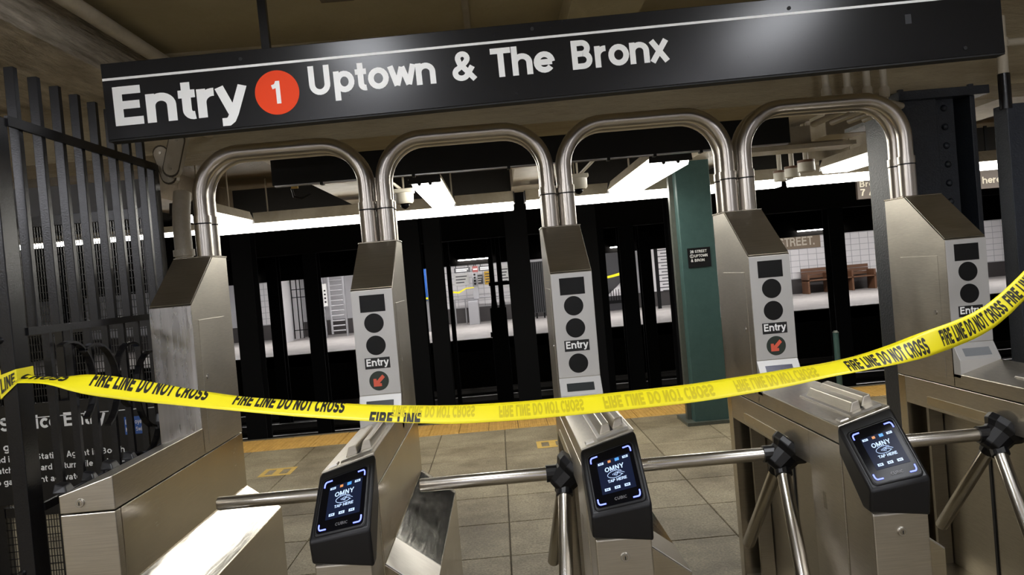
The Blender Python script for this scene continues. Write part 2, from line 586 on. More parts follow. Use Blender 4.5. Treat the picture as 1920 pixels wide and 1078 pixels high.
# ceiling of the lobby, its soffit over the gate, the beam before the platform
struct('ceiling', MB().box(-8.0, 9.0, -3.0, 8.9, 2.78, 2.95), 'paint_tan')
struct('ceiling_soffit', MB().box(-3.2, -0.2, -3.0, 4.0, 2.55, 2.78), 'plaster_rough')
struct('ceiling_beam', MB().box(-3.2, 9.0, 4.0, 4.4, 2.285, 2.78), 'plaster_beam')
struct('ceiling_drop', MB().box(1.80, 2.12, 2.9, 3.99, 2.66, 2.78), 'paint_tan')
MB().box(1.335, 1.365, -3.0, 4.0, 2.765, 2.78).build('seam_strip', 'paint_tan_light', bpy.data.objects['ceiling'])
MB().box(0.74, 0.88, 3.2, 3.45, 2.772, 2.78).build('patch', 'ceiling_dirty', bpy.data.objects['ceiling'])
for i, x in enumerate((-1.62, 0.11, 1.84, 3.45, 5.1)):
    struct('platform_beam', MB().box(x - 0.22, x + 0.22, 4.4, 8.9, 2.44, 2.78), 'ceiling_dirty' if i in (0,) else 'paint_tan_light')
struct('platform_ceiling_panel', MB().box(-8.0, 9.0, 4.4, 8.9, 2.70, 2.775), 'ceiling_dirty')
struct('wall_back', MB().box(-3.2, 7.0, -3.1, -3.0, -0.3, 2.95), 'tile_white')
struct('wall_left', MB().box(-3.3, -3.2, -3.1, 4.4, -0.3, 2.95), 'paint_tan')
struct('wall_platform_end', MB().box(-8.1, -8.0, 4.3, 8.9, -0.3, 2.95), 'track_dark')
struct('wall_right', MB().box(7.0, 7.1, -3.1, 4.4, -0.3, 2.95), 'tile_white')

# track bed and the dark vault over the tracks
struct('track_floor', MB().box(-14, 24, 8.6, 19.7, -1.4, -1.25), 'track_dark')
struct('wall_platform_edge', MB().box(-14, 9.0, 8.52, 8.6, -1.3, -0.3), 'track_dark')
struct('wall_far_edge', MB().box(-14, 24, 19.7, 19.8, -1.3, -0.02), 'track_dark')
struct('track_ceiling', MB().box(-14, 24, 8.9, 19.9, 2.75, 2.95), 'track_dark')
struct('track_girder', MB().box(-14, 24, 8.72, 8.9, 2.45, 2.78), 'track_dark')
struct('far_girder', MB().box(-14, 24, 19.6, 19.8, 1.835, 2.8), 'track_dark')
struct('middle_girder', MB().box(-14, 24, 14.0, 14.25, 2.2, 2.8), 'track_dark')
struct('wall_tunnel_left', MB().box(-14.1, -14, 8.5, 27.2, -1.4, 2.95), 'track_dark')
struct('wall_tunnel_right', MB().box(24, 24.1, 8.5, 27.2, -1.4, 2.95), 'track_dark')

# opposite platform
struct('far_floor', MB().box(-14, 24, 19.7, 27.1, -0.3, 0.0), 'far_concrete')
struct('far_ceiling', MB().box(-14, 24, 19.8, 27.2, 2.7, 2.9), 'tile_white')
fw = struct('wall_far', MB().box(-14, 24, 27.0, 27.2, -0.3, 2.9), 'tile_grout')
# wall tiles: they are too small to pick apart, one joined skin of real tiles
tm = MB()
tw_, th_ = 0.30, 0.20
for x_lo, x_hi in ((-7.4, -5.5), (-0.6, 2.0), (10.2, 14.4), (17.2, 19.0)):
    nx = int((x_hi - x_lo) / tw_)
    for i in range(nx):
        for j in range(9):
            z = 0.52 + j * th_
            x = x_lo + i * tw_
            tm.box(x + 0.012, x + tw_ - 0.012, 26.985, 27.0, z + 0.010, z + th_ - 0.010)
tag(tm.build('wall_tile_skin', 'tile_white', fw), kind='stuff')
MB().box(-14, 24, 26.96, 27.0, 0.0, 0.50).build('baseboard_tile', 'tile_dark', fw)
tb = MB().box(10.9, 12.45, 26.955, 26.98, 1.53, 2.1).build('name_tablet', 'mosaic_brown', fw)
lettering('STREET.', lambda x, y: (x, 26.95, y), 'lettering', 'mosaic_letter', fw, w=0.17, width=1.25, height=0.30, x0=11.02, y0=1.63, far=8)

# side return wall on the far platform
struct('wall_far_return', MB().box(-5.55, -5.25, 24.6, 27.0, 0.0, 2.7), 'tile_white')


# ================================================================== LAMPS
def lamp_fixture(name, label, x0, x1, y0, y1, zb, zt, mat, along='y', group=None, hang=None, housing='paint_tan_light', tubes=2, end='fixture_dark'):
    cx, cy = (x0 + x1) / 2, (y0 + y1) / 2
    t = thing(name, label, 'lamp', (cx, cy, zb), group)
    zm = zb + (zt - zb) * 0.4
    if along == 'y':
        w = (x1 - x0)
        MB().prism_y([(x0, zm), (x1, zm), (x1 - w * .12, zt), (x0 + w * .12, zt)], y0, y1).build('housing', housing, t)
        MB().prism_y([(x0 + .012, zm - .001), (x0 + .03, zb), (x1 - .03, zb), (x1 - .012, zm - .001)], y0 + .012, y1 - .012).build('diffuser', mat, t)
        for yy in (y0 - .006, y1 - .006):
            MB().prism_y([(x0, zm - .03), (x1, zm - .03), (x1 - .01, zt - .01), (x0 + .01, zt - .01)], yy, yy + .012).build('end_cap', end, t)
        for k in range(tubes):
            xx = x0 + w * (k + 1) / (tubes + 1)
            MB().tube([(xx, y0 - .012, zm - .034), (xx, y0 + .02, zm - .034)], .012, 10).build('tube_socket', end, t)
    else:
        w = y1 - y0
        MB().prism_x([(y0, zm), (y1, zm), (y1 - w * .12, zt), (y0 + w * .12, zt)], x0, x1).build('housing', housing, t)
        MB().prism_x([(y0 + .012, zm - .001), (y0 + .03, zb), (y1 - .03, zb), (y1 - .012, zm - .001)], x0 + .012, x1 - .012).build('diffuser', mat, t)
        for xx in (x0 - .006, x1 - .006):
            MB().prism_x([(y0, zm - .012), (y1, zm - .012), (y1 - .01, zt - .01), (y0 + .01, zt - .01)], xx, xx + .012).build('end_cap', end, t)
    if hang:
        for q in (0.2, 0.8):
            if along == 'y':
                yy = y0 + (y1 - y0) * q
                MB().tube([(cx, yy, zt - .01), (cx, yy, hang)], .008, 8).build('hanger_rod', 'pipe_paint', t)
            else:
                xx = x0 + (x1 - x0) * q
                MB().tube([(xx, cy, zt - .01), (xx, cy, hang)], .008, 8).build('hanger_rod', 'pipe_paint', t)
    return t


# lobby lamps out of view: front pair known from sign glare, rear pair added
lamp_fixture('lobby_lamp', 'ceiling lamp of the lobby whose glare shows above the word Uptown', .68, .98, 1.45, 2.25, 2.69, 2.778, 'lamp_lobby', 'y', hang=2.78)
lamp_fixture('lobby_lamp', 'ceiling lamp of the lobby whose glare shows beside the end of the sign text', 2.76, 3.06, 1.45, 2.25, 2.69, 2.778, 'lamp_lobby', 'y', hang=2.78)
lamp_fixture('lobby_lamp', 'unseen lamp added behind the viewer to light upright faces, in line with the gate', .10, .40, -1.7, -.3, 2.66, 2.76, 'lamp_lobby_rear', 'y', hang=2.78)  # added to light upright faces from the front, its fixture is invented
lamp_fixture('lobby_lamp', 'unseen lamp added behind the viewer to light upright faces, in line with the last turnstile', 3.1, 3.4, -1.7, -.3, 2.66, 2.76, 'lamp_lobby_rear', 'y', hang=2.78)  # second added front light, matching the one above the gate side

lamp_fixture('lobby_lamp', 'lamp under the low plaster soffit, mirrored in the fence bars', -2.15, -1.85, -1.7, .5, 2.44, 2.54, 'lamp_lobby_rear', 'y')

# platform lamps
lamp_fixture('edge_lamp', 'long bright fluorescent lamp over the platform edge beyond the first two arches', -1.45, 1.62, 7.88, 8.12, 2.18, 2.36, 'lamp_platform', 'x', hang=2.7)
lamp_fixture('edge_lamp', 'long bright fluorescent lamp over the platform edge beyond the third arch', 1.73, 4.30, 7.88, 8.12, 2.18, 2.36, 'lamp_platform', 'x', hang=2.7)
lamp_fixture('edge_lamp', 'long bright fluorescent lamp over the platform edge beyond the last arch', 4.40, 8.6, 7.88, 8.12, 2.18, 2.36, 'lamp_platform', 'x', hang=2.7)
lamp_fixture('edge_lamp', 'slim bright fluorescent lamp over the platform edge seen through the gate mesh', -5.8, -1.55, 7.94, 8.06, 2.20, 2.30, 'lamp_platform', 'x', hang=2.7)
lamp_fixture('cross_lamp', 'bright fluorescent lamp over the platform seen through the first arch beside the gate', -1.15, -.86, 6.35, 7.6, 2.20, 2.34, 'lamp_platform', 'y', hang=2.7)
lamp_fixture('cross_lamp', 'bright fluorescent lamp over the platform seen through the second arch', .835, 1.06, 5.5, 7.5, 2.19, 2.33, 'lamp_platform', 'y', hang=2.7)
lamp_fixture('cross_lamp', 'bright fluorescent lamp over the platform seen through the third arch', 2.49, 2.79, 5.45, 7.5, 2.19, 2.33, 'lamp_platform', 'y', hang=2.7)
lamp_fixture('cross_lamp', 'bright fluorescent lamp over the platform seen through the last arch', 4.55, 4.85, 5.9, 7.6, 2.24, 2.38, 'lamp_platform', 'y', hang=2.7)

# far lamps
for i, x in enumerate((-6.4, -2.6, 0.8, 4.6, 8.4, 12.2, 16.5)):
    lamp_fixture('far_lamp', ['fluorescent lamp over the opposite platform by the return wall', 'fluorescent lamp over the opposite platform by the barred exit wheel', 'fluorescent lamp over the opposite platform above the grey turnstile',
                              'fluorescent lamp over the opposite platform by the stairs', 'fluorescent lamp over the opposite platform by the comb gate', 'fluorescent lamp over the opposite platform above the bench', 'fluorescent lamp over the opposite platform past the bench'][i],
                 x - 1.2, x + 1.2, 23.2, 23.6, 2.5, 2.62, 'lamp_far', 'x', hang=2.7)
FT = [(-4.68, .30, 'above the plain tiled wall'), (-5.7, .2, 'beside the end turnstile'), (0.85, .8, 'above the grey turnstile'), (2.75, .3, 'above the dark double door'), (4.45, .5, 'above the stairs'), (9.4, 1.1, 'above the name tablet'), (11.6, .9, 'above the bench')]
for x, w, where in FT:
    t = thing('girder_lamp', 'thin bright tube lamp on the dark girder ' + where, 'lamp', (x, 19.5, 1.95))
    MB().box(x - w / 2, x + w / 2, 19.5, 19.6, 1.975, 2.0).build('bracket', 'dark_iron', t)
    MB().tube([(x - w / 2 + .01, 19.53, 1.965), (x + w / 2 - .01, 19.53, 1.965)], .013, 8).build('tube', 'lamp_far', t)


# ================================================================== TURNSTILES
W = 0.167
YR, YF, YT, YB = 2.44, 3.185, 3.475, 3.651
ZF, ZT, ZFB, ZL, ZR, ZS = 1.531, 1.732, 1.111, 0.991, 1.040, 0.935
ORG = (W / 2, 3.05, 0.0)


def top_z(x):
    return ZL + (ZR - ZL) * x / W


def reader_pt(u, v, off=0.0):
    """point on the slanted reader face, u across 0..1, v down 0..1"""
    UL, UR = Vector((0, 2.424, .978)), Vector((W, 2.424, 1.024))
    LL, LR = Vector((0, 2.238, .846)), Vector((W, 2.238, .868))
    a = UL.lerp(UR, u)
    b = LL.lerp(LR, u)
    p = a.lerp(b, v)
    n = (LL - UL).cross(UR - UL).normalized()
    if n.y > 0:
        n = -n
    return p + n * off


def rr_poly(u0, u1, v0, v1, r, mapper, n=5):
    pts = []
    for cx, cy, a0 in ((u1 - r, v1 - r, 0), (u0 + r, v1 - r, 90), (u0 + r, v0 + r, 180), (u1 - r, v0 + r, 270)):
        for i in range(n + 1):
            a = math.radians(a0 + 90 * i / n)
            pts.append(mapper(cx + r * math.cos(a), cy + r * math.sin(a)))
    return pts


def card_reader(t):
    L = [(2.44, ZL - .002), (2.424, .978), (2.238, .846), (2.238, .835), (2.252, .775), (2.30, .778), (2.44, .905)]
    R = [(2.44, ZR - .002), (2.424, 1.024), (2.238, .868), (2.238, .857), (2.252, .752), (2.30, .755), (2.44, .905)]
    mb = MB().loft([[(-.004, y, z) for y, z in L], [(W + .004, y, z) for y, z in R]])
    rd = mb.build('card_reader', 'plastic_black', t, key='card_reader', bevel=.009, seg=3, smooth=True)
    rd['label'] = 'black plastic contactless card reader'
    # raised rim and glass
    rim = MB()
    o1 = rr_poly(.05, .95, .07, .965, .07, lambda a, b: reader_pt(a, b, .001))
    o2 = rr_poly(.065, .935, .08, .955, .065, lambda a, b: reader_pt(a, b, .006))
    o3 = rr_poly(.095, .905, .10, .935, .055, lambda a, b: reader_pt(a, b, .005))
    rim.loft([o1, o2, o3], caps=False).build('bezel', 'plastic_black', rd, key='bezel', smooth='all')
    def sheet(u0, u1, v0, v1, off, n=6):
        return MB().loft([[reader_pt(u0 + (u1 - u0) * i / n, v0 + (v1 - v0) * j / n, off) for i in range(n + 1)] for j in range(n + 1)], caps=False, closed=False)
    sheet(.09, .91, .095, .94, .0045).build('glass', 'reader_glass', rd, key='glass', smooth='all')
    sheet(.23, .83, .245, .755, .0052).build('screen', 'screen_dark', rd, key='screen', smooth='all')
    # blue corner lights
    for cu_, cv_, a0 in ((.155, .165, 180), (.845, .165, 270), (.845, .87, 0), (.155, .87, 90)):
        path = []
        sx = -1 if cu_ < .5 else 1
        sy = -1 if cv_ < .5 else 1
        ex, ey, rr = .13, .085, .05
        path.append((cu_ - sx * ex + sx * .02, cv_ + sy * .02))
        for i in range(7):
            a = math.radians(90 - 90 * i / 6)
            path.append((cu_ + sx * (.02 - rr * .75 + rr * .75 * math.cos(a)), cv_ + sy * (.02 - rr + rr * math.sin(a))))
        path.append((cu_ + sx * .02, cv_ - sy * ey + sy * .02))
        mb = MB()
        mb.tube([reader_pt(a, b, .0055) for a, b in path], .0021, 6)
        mb.build('corner_light', 'led_blue', rd, key=f'led{cu_}{cv_}')
    k = 1.42   # face height over face width

    def mp(x, y):
        return reader_pt(x, y, .0060)

    def put(body, cx, v, width, mat, w=.2):
        qs, tw = text_quads(body, w)
        s_ = width / tw
        mb = MB()
        for q, ly_ in zip(qs, list(LAYER)):
            mb.quad(*[reader_pt(cx - width / 2 + a * s_, v - b * s_ / k, .0060 + ly_ * .00012) for a, b in q])
        mb.build('lettering', mat, rd, key='txt' + body, recalc=False)
    put('OMNY', .52, .435, .34, 'screen_text', .17)
    put('TAP HERE', .535, .605, .34, 'screen_text', .19)
    put('CUBIC', .53, .875, .22, 'reader_mark', .14)
    # contactless mark: an oval with waves and a hand-held card
    mk = MB()
    ov = arc(.515, .495, .135, .053, 25, 330, 24)
    mk.tube([mp(a, b) for a, b in ov], .0008, 5)
    for q in (0, 1, 2, 3):
        aa = arc(.455 + q * .004, .495, .02 + q * .022, .014 + q * .011, -38, 38, 6)
        mk.tube([mp(a, b) for a, b in aa], .0009, 5)
    for pl in ([(.57, .467), (.64, .487), (.68, .507)], [(.56, .49), (.60, .50), (.65, .525)], [(.57, .467), (.56, .49)]):
        mk.tube([mp(a, b) for a, b in pl], .0009, 5)
    tag(mk.build('contactless_mark', 'screen_text', rd, key='mark'))
    for cx, cy, w, h, m in ((.30, .285, .10, .035, 'screen_text'), (.455, .285, .055, .038, 'screen_orange'), (.595, .285, .075, .045, 'screen_blue'), (.745, .285, .10, .035, 'screen_text'),
                            (.335, .695, .10, .04, 'screen_text'), (.51, .695, .10, .04, 'screen_text'), (.685, .695, .10, .04, 'screen_text')):
        q = MB()
        q.quad(*[mp(cx + a * w / 2, cy + b * h / 2) for a, b in ((-1, -1), (1, -1), (1, 1), (-1, 1))])
        q.build('card_icon', m, rd, key=f'icon{cx}{cy}')
        if m == 'screen_text':
            q = MB()
            for a in (-.5, .1):
                q.quad(*[reader_pt(cx + (a + e) * w / 2, cy + f * h / 2, .0063) for e, f in ((0, -.35), (.4, -.35), (.4, .35), (0, .35))])
            q.build('icon_print', 'screen_dark', rd, key=f'iconp{cx}{cy}')


def turnstile(i, label, end=False, arm_free=-.55, arrow=False, lcd='lcd'):
    X0 = i * 0.8
    t = thing('turnstile', label, 'turnstile', (X0 + W / 2, 3.05, 0.0), 'row of steel turnstiles', org=ORG)
    K = 'end' if end else 'std'

    def B(mb, name, mat, parent=t, **kw):
        kw.setdefault('key', K + name + str(len(mb.v)) + str(mb.v[0]))
        return mb.build(name, mat, parent, org=ORG, **kw)
    # ---- lower cabinet
    if end:
        B(MB().box(0, W, YR, 2.475, 0.0, ZS - .004), 'front_panel', 'steel_brushed', bevel=.003)
        B(MB().box(.001, W - .001, 2.477, YB, 0.0, ZS - .004), 'cabinet_body', 'steel_side', bevel=.003)
    else:
        B(MB().box(0, W, YR, 2.69, 0.0, ZS - .004), 'front_post', 'steel_brushed', bevel=.002)
        B(MB().box(0, W, 3.59, YB, 0.0, ZS - .004), 'rear_post', 'steel_side', bevel=.002)
        B(MB().box(0, W, 2.69, 3.59, .81, ZS - .004), 'header', 'steel_brushed', bevel=.002)
        B(MB().box(W, W + .001, 2.446, 3.648, .60, ZS - .006), 'side_panel', 'steel_side')
        B(MB().box(-.0015, .0, 2.88, 3.41, .824, .863), 'header_plate', 'steel_side')
        B(MB().box(.115, W, 2.69, 3.59, 0.0, .81), 'inner_panel', 'steel_panel')
        B(MB().box(.005, .115, 2.69, 3.59, 0.0, .09), 'plinth', 'steel_panel')
        B(MB().box(.110, .115, 3.17, 3.185, .09, .81), 'seam_rib', 'slot_black')
        B(MB().box(.05, .11, 3.50, 3.52, .09, .81), 'recess_rib', 'steel_panel')
        B(MB().box(-.0012, .0, 2.575, 2.60, .69, .745), 'latch', 'steel_panel')
        # forward section below the reader
        B(MB().prism_x([(YR - .002, 0), (2.254, 0), (2.254, .768), (YR - .002, .90)], .003, W - .003), 'front_section', 'steel_brushed', bevel=.004)
    # ---- top cover with its sideways slope
    tc = MB().loft([[(0, YR, ZS), (W, YR, ZS), (W, YR, ZR), (0, YR, ZL)], [(0, YF + .01, ZS), (W, YF + .01, ZS), (W, YF + .01, ZR), (0, YF + .01, ZL)]])
    B(tc, 'top_cover', 'steel_brushed', bevel=.003)
    # ---- pylon
    py = MB().prism_x([(YF, ZS), (YB, ZS), (YB, ZT), (YT, ZT), (YF, ZF)], 0, W)
    pyl = B(py, 'pylon', 'steel_brushed', bevel=.002)
    B(MB().prism_x([(YF + .004, ZF + .006), (YT - .004, ZT), (YT - .006, ZT + .002), (YF + .002, ZF + .0075)], .002, W - .002), 'slope_plate', 'steel_brushed', pyl)
    B(MB().box(-.003, W + .003, YT + .002, YB + .002, ZT - .002, ZT + .006), 'pylon_cap', 'steel_side', pyl, bevel=.002)
    for sx, nm in ((-1, 'l'), (1, 'r')):
        xa = (-.0018, 0.0) if sx < 0 else (W, W + .0018)
        B(MB().box(xa[0], xa[1], 3.245, 3.545, .965, 1.47), 'access_door', 'steel_brushed', pyl, bevel=.001)
        kx = -.0018 if sx < 0 else W + .0018
        kh = MB().tube([(kx, 3.285, 1.235), (kx + sx * .004, 3.285, 1.235)], .010, 14)
        B(kh, 'keyhole', 'key_metal', pyl)
    yy = YF - .0035
    if end:
        B(MB().box(.001, W - .001, yy, YF, .99, ZF), 'face_plate', 'steel_streak', pyl, bevel=.001)
    else:
        # ledge with the small display
        lg = B(MB().prism_x([(YF + .01, ZFB), (YF - .001, ZFB), (3.14, 1.047), (3.14, .975), (YF + .01, .975)], 0, W), 'display_ledge', 'face_plate', bevel=.0015)
        n = Vector((0, -(ZFB - 1.047), 3.14 - YF)).normalized() * -1

        def lp(x, s, off=.0012):
            p = Vector((x, YF + (3.14 - YF) * s, ZFB + (1.047 - ZFB) * s))
            return p + Vector((0, -.064, .045)).normalized() * off
        B(MB().quad(*[lp(x, s) for x, s in ((.028, .34), (W - .030, .34), (W - .030, .80), (.028, .80))]), 'lcd_display', lcd, lg, key='lcd' + lcd, recalc=False)
        # signal face
        fp = B(MB().box(.001, W - .001, yy, YF, ZFB + .002, ZF - .001), 'signal_face', 'face_plate', bevel=.0008)
        yl = yy - .0008
        B(MB().box(W / 2 - .05, W / 2 + .05, yl, yy, ZF - .088, ZF - .020), 'display_window', 'lens_black', fp)
        for dz in (.133, .222):
            B(MB().tube([(W / 2, yy, ZF - dz), (W / 2, yl, ZF - dz), (W / 2, yl - .0003, ZF - dz)], [.039, .039, .0375], 32), 'signal_lens', 'lens_black', fp)
        B(MB().tube([(W / 2, yy, ZF - .364), (W / 2, yl, ZF - .364), (W / 2, yl - .0003, ZF - .364)], [.039, .039, .0375], 32), 'signal_lens', 'lens_green_black' if arrow else 'lens_black', fp,
          key='lens_arrow' if arrow else 'lens_plain')
        B(MB().box(W / 2 - .050, W / 2 + .050, yl, yy, ZF - .315, ZF - .271), 'label_plate', 'label_black', fp)
        qs, tw = text_quads('Entry', .19)
        s_ = .088 / tw
        mb = MB()
        for q, ly_ in zip(qs, list(LAYER)):
            mb.quad(*[(W / 2 - .044 + a * s_, yl - .0006 - ly_ * .00012, ZF - .304 + b * s_) for a, b in q])
        mb.build('lettering', 'letter_white', fp, org=ORG, key='entrytxt', recalc=False)
        if arrow:
            a = MB()
            c0 = Vector((W / 2, yl - .001, ZF - .364))

            # arrow pointing down to the passage
            pts = [(-.022, -.022), (.010, -.022), (.010, -.010), (.001, -.010), (.024, .013), (.015, .024), (-.009, .0), (-.010, .009), (-.022, .009)]
            a.quad(*[(c0.x + x, c0.y, c0.z + z) for x, z in pts])
            a.build('arrow_light', 'arrow_red', fp, org=ORG, key='arrow')
    # ---- swipe slot
    if not end:
        def tz(x, y, h):
            return (x, y, top_z(x) + h)
        base = MB().loft([[tz(.055, 2.462, -.002), tz(.155, 2.462, -.002), tz(.155, 2.475, .006), tz(.055, 2.475, .006)],
                          [tz(.055, 2.90, -.002), tz(.155, 2.90, -.002), tz(.155, 2.89, .006), tz(.055, 2.89, .006)]])
        sb = B(base, 'swipe_base', 'steel_slope_brushed', bevel=.002)

        def ridge(xa, xb, ya, yb, h, nm):
            lo = [tz(xa, ya, .005), tz(xb, ya, .005), tz(xb, yb, .005), tz(xa, yb, .005)]
            m_ = .28 * (xb - xa)
            hi = [tz(xa + m_, ya + .002, h), tz(xb - m_ * .4, ya + .002, h), tz(xb - m_ * .4, yb - .02, h), tz(xa + m_, yb - .02, h)]
            B(MB().loft([lo, hi]), nm, 'steel_brushed', sb, bevel=.003)
        ridge(.066, .103, 2.50, 2.86, .034, 'swipe_ridge')
        ridge(.110, .147, 2.515, 2.86, .034, 'swipe_ridge')
        B(MB().loft([[tz(.102, 2.50, .0055), tz(.111, 2.50, .0055), tz(.111, 2.87, .0055), tz(.102, 2.87, .0055)], [tz(.102, 2.50, .0075), tz(.111, 2.50, .0075), tz(.111, 2.87, .0075), tz(.102, 2.87, .0075)]]), 'swipe_slot', 'slot_black', sb)
        B(MB().loft([[tz(.018, 2.462, .0), tz(.046, 2.462, .0), tz(.046, 2.50, .0), tz(.018, 2.50, .0)], [tz(.020, 2.464, .005), tz(.044, 2.464, .005), tz(.044, 2.498, .005), tz(.020, 2.498, .005)]]), 'small_plate', 'steel_slope_brushed')
        card_reader(t)
    # ---- lock on the front
    ly, lz, lx = (YR, .965, W * .38) if end else (2.254, .715, W * .50)
    lk = B(MB().tube([(lx, ly, lz), (lx, ly - .004, lz), (lx, ly - .006, lz)], [.0135, .0135, .012], 20), 'lock', 'key_metal', smooth=True)
    B(MB().tube([(lx, ly - .005, lz), (lx, ly - .0075, lz)], .0085, 16), 'lock_core', 'steel_panel', lk)
    B(MB().box(lx - .0015, lx + .0015, ly - .0085, ly - .007, lz - .006, lz + .004), 'key_slot', 'slot_black', lk)
    # ---- fairing on the passage side
    xo = W + .147
    fa = B(MB().prism_y([(W - .002, .688), (xo, .573), (xo, 0), (W - .002, 0)], 2.454, YB), 'side_fairing', 'steel_side', bevel=.003)
    d = Vector((.147, 0, -.115)).normalized()
    nn = Vector((.115, 0, .147)).normalized()

    def fp_(s, y, off):
        p = Vector((W, y, .688)) + d * (s * .1866) + nn * off
        return tuple(p)
    ysplit = 2.456 if end else 2.705
    B(MB().loft([[fp_(.01, ysplit, .0), fp_(.975, ysplit, .0), fp_(.975, 3.60, .0), fp_(.01, 3.60, .0)], [fp_(.012, ysplit + .001, .0022), fp_(.973, ysplit + .001, .0022), fp_(.973, 3.599, .0022), fp_(.012, 3.599, .0022)]]),
      'sloped_plate', 'steel_slope', fa)
    if not end:
        B(MB().loft([[fp_(.01, 2.456, .0), fp_(.99, 2.456, .0), fp_(.99, 2.701, .0), fp_(.01, 2.701, .0)], [fp_(.012, 2.457, .0022), fp_(.988, 2.457, .0022), fp_(.988, 2.700, .0022), fp_(.012, 2.700, .0022)]]),
          'front_sloped_plate', 'steel_slope_brushed', fa)
    # ---- tripod
    if not end:
        hx, hy, hz = -.030, 2.90, .785
        ax = Vector((-.72, 0, -.69)).normalized()
        h = MB()
        c = Vector((hx, hy, hz))
        h.tube([c - ax * .07, c - ax * .045, c - ax * .025, c + ax * .03, c + ax * .045], [.075, .075, .058, .052, .034], 12)
        hub = B(h, 'hub', 'rubber_black', bevel=.004)
        for dvec, nm in ((Vector((-1, 0, 0)), 'a'), (Vector((-.10, .60, -.79)), 'b'), (Vector((-.10, -.60, -.79)), 'c')):
            dv = dvec.normalized()
            ln = abs(arm_free - hx) if nm == 'a' else .53
            st = c + dv * .035 + (Vector((0, 0, .022)) if nm == 'a' else Vector((0, 0, 0)))
            en = st + dv * (ln - .035)
            m_ = MB().tube([st, en - dv * .006, en - dv * .0015, en], [.0245, .0245, .0225, .019], 20)
            m_.build('arm', 'steel_arm', t, org=ORG, smooth=True)
            soc = MB().tube([st - dv * .01, st + dv * .03], .031, 14)
            soc.build('arm_socket', 'rubber_black', hub, org=ORG)
    return t


turnstile(0, 'plain steel end cabinet without reader, standing beside the black iron gate', end=True)
turnstile(1, 'second steel unit from the gate, red arrow lit, arm reaching to the plain end cabinet', arm_free=-.494, arrow=True, lcd='lcd')
turnstile(2, 'middle steel turnstile, all signal lenses dark, card reader at the centre', arm_free=-.558, lcd='lcd')
turnstile(3, 'steel turnstile with red arrow lit and blue display, beside the green platform column', arm_free=-.55, arrow=True, lcd='lcd_blue')
turnstile(4, 'last steel turnstile at the picture edge, brightest signal face, grey display', arm_free=-.55, lcd='lcd_grey')


# ------------------------------------------------------------------ tube arches
def arch(i, label):
    xa, xb = i * .8 + .124, (i + 1) * .8 + .046
    t = thing('tube_arch', label, 'arch', ((xa + xb) / 2, 3.56, ZT + .006), 'steel tube arches over the passages')
    zt, rb = 2.180, .185
    for y in (3.518, 3.607):
        path = [(xa, y, ZT + .15), (xa, y, zt - rb)]
        path += [(xa + rb - rb * math.cos(math.radians(a)), y, zt - rb + rb * math.sin(math.radians(a))) for a in range(9, 90, 9)]
        path += [(xa + rb, y, zt), (xb - rb, y, zt)]
        path += [(xb - rb + rb * math.sin(math.radians(a)), y, zt - rb + rb * math.cos(math.radians(a))) for a in range(9, 90, 9)]
        path += [(xb, y, zt - rb), (xb, y, ZT + .15)]
        MB().tube(path, .0325, 28).build('bent_tube', 'steel_pipe', t, smooth=True)
        for x in (xa, xb):
            MB().tube([(x, y, ZT + .0065), (x, y, ZT + .145)], .0362, 28).build('sleeve', 'steel_pipe', t, smooth=True)
            cl = MB().tube([(x, y, ZT + .151), (x, y, ZT + .183)], .0378, 28).build('collar', 'steel_pipe', t, smooth=True)
            MB().tube([(x, y, ZT + .144), (x, y, ZT + .152)], .0345, 28).build('collar_gap', 'slot_black', cl)


arch(0, 'bent steel tube arch over the passage next to the gate')
arch(1, 'bent steel tube arch over the passage holding the first full arm')
arch(2, 'bent steel tube arch over the passage in front of the green column')
arch(3, 'bent steel tube arch over the passage by the dark riveted column')

# ================================================================== ENTRY SIGN
ang = -math.atan(0.0153)
sg = thing('entry_sign', 'long black station sign reading Entry 1 Uptown and The Bronx', 'sign', (0.0, 2.95, 2.16), rot=(0, ang, 0), org=(0, 0, 0))
SLN, SH = 3.335, .279
MB().box(.015, .015 + SLN, 0, .055, 0, SH).build('panel', 'sign_black', sg, bevel=.002)
MB().box(.015, .015 + SLN, .003, .058, -.006, 0).build('lower_rim', 'sign_edge', sg)
MB().box(.017, .013 + SLN, -.0012, 0, .2155, .2245).build('white_stripe', 'letter_white', sg)


def smap(x, y):
    return (x, -.0015, y)


lettering('Entry', smap, 'lettering', 'letter_white', sg, w=.205, width=.478, height=.142, x0=.049, y0=.048, gap=.02)
bu = MB().tube([(.645, -.0008, .1135), (.645, -.0016, .1135)], .081, 56).build('line_bullet', 'bullet_red', sg)
bu['label'] = 'orange red disc with a white figure one'
lettering('1', lambda x, y: (x, -.0022, y), 'numeral', 'letter_white', bu, w=.19, height=.083, x0=.6225, y0=.0725)
lettering('Uptown', smap, 'lettering', 'letter_white', sg, w=.195, width=.468, height=.107, x0=.764, y0=.090, gap=.02)
lettering('&', smap, 'lettering', 'letter_white', sg, w=.185, width=.088, height=.107, x0=1.292, y0=.090)
lettering('The', smap, 'lettering', 'letter_white', sg, w=.195, width=.234, height=.107, x0=1.436, y0=.090, gap=.02)
lettering('Bronx', smap, 'lettering', 'letter_white', sg, w=.195, width=.360, height=.107, x0=1.735, y0=.090, gap=.02)
for x, z in ((.525, .248), (2.556, .240), (1.6, .255), (3.2, .03)):
    MB().tube([(x, .001, z), (x, -.003, z)], .007, 12).build('screw', 'sign_edge', sg)
MB().box(2.985, 3.008, -.001, 0, .14, .175).build('sticker_residue', 'residue', sg)
for x in (.60, 2.75):
    MB().box(x, x + .03, .02, .045, SH, .66).build('hanger_post', 'black_paint', sg)
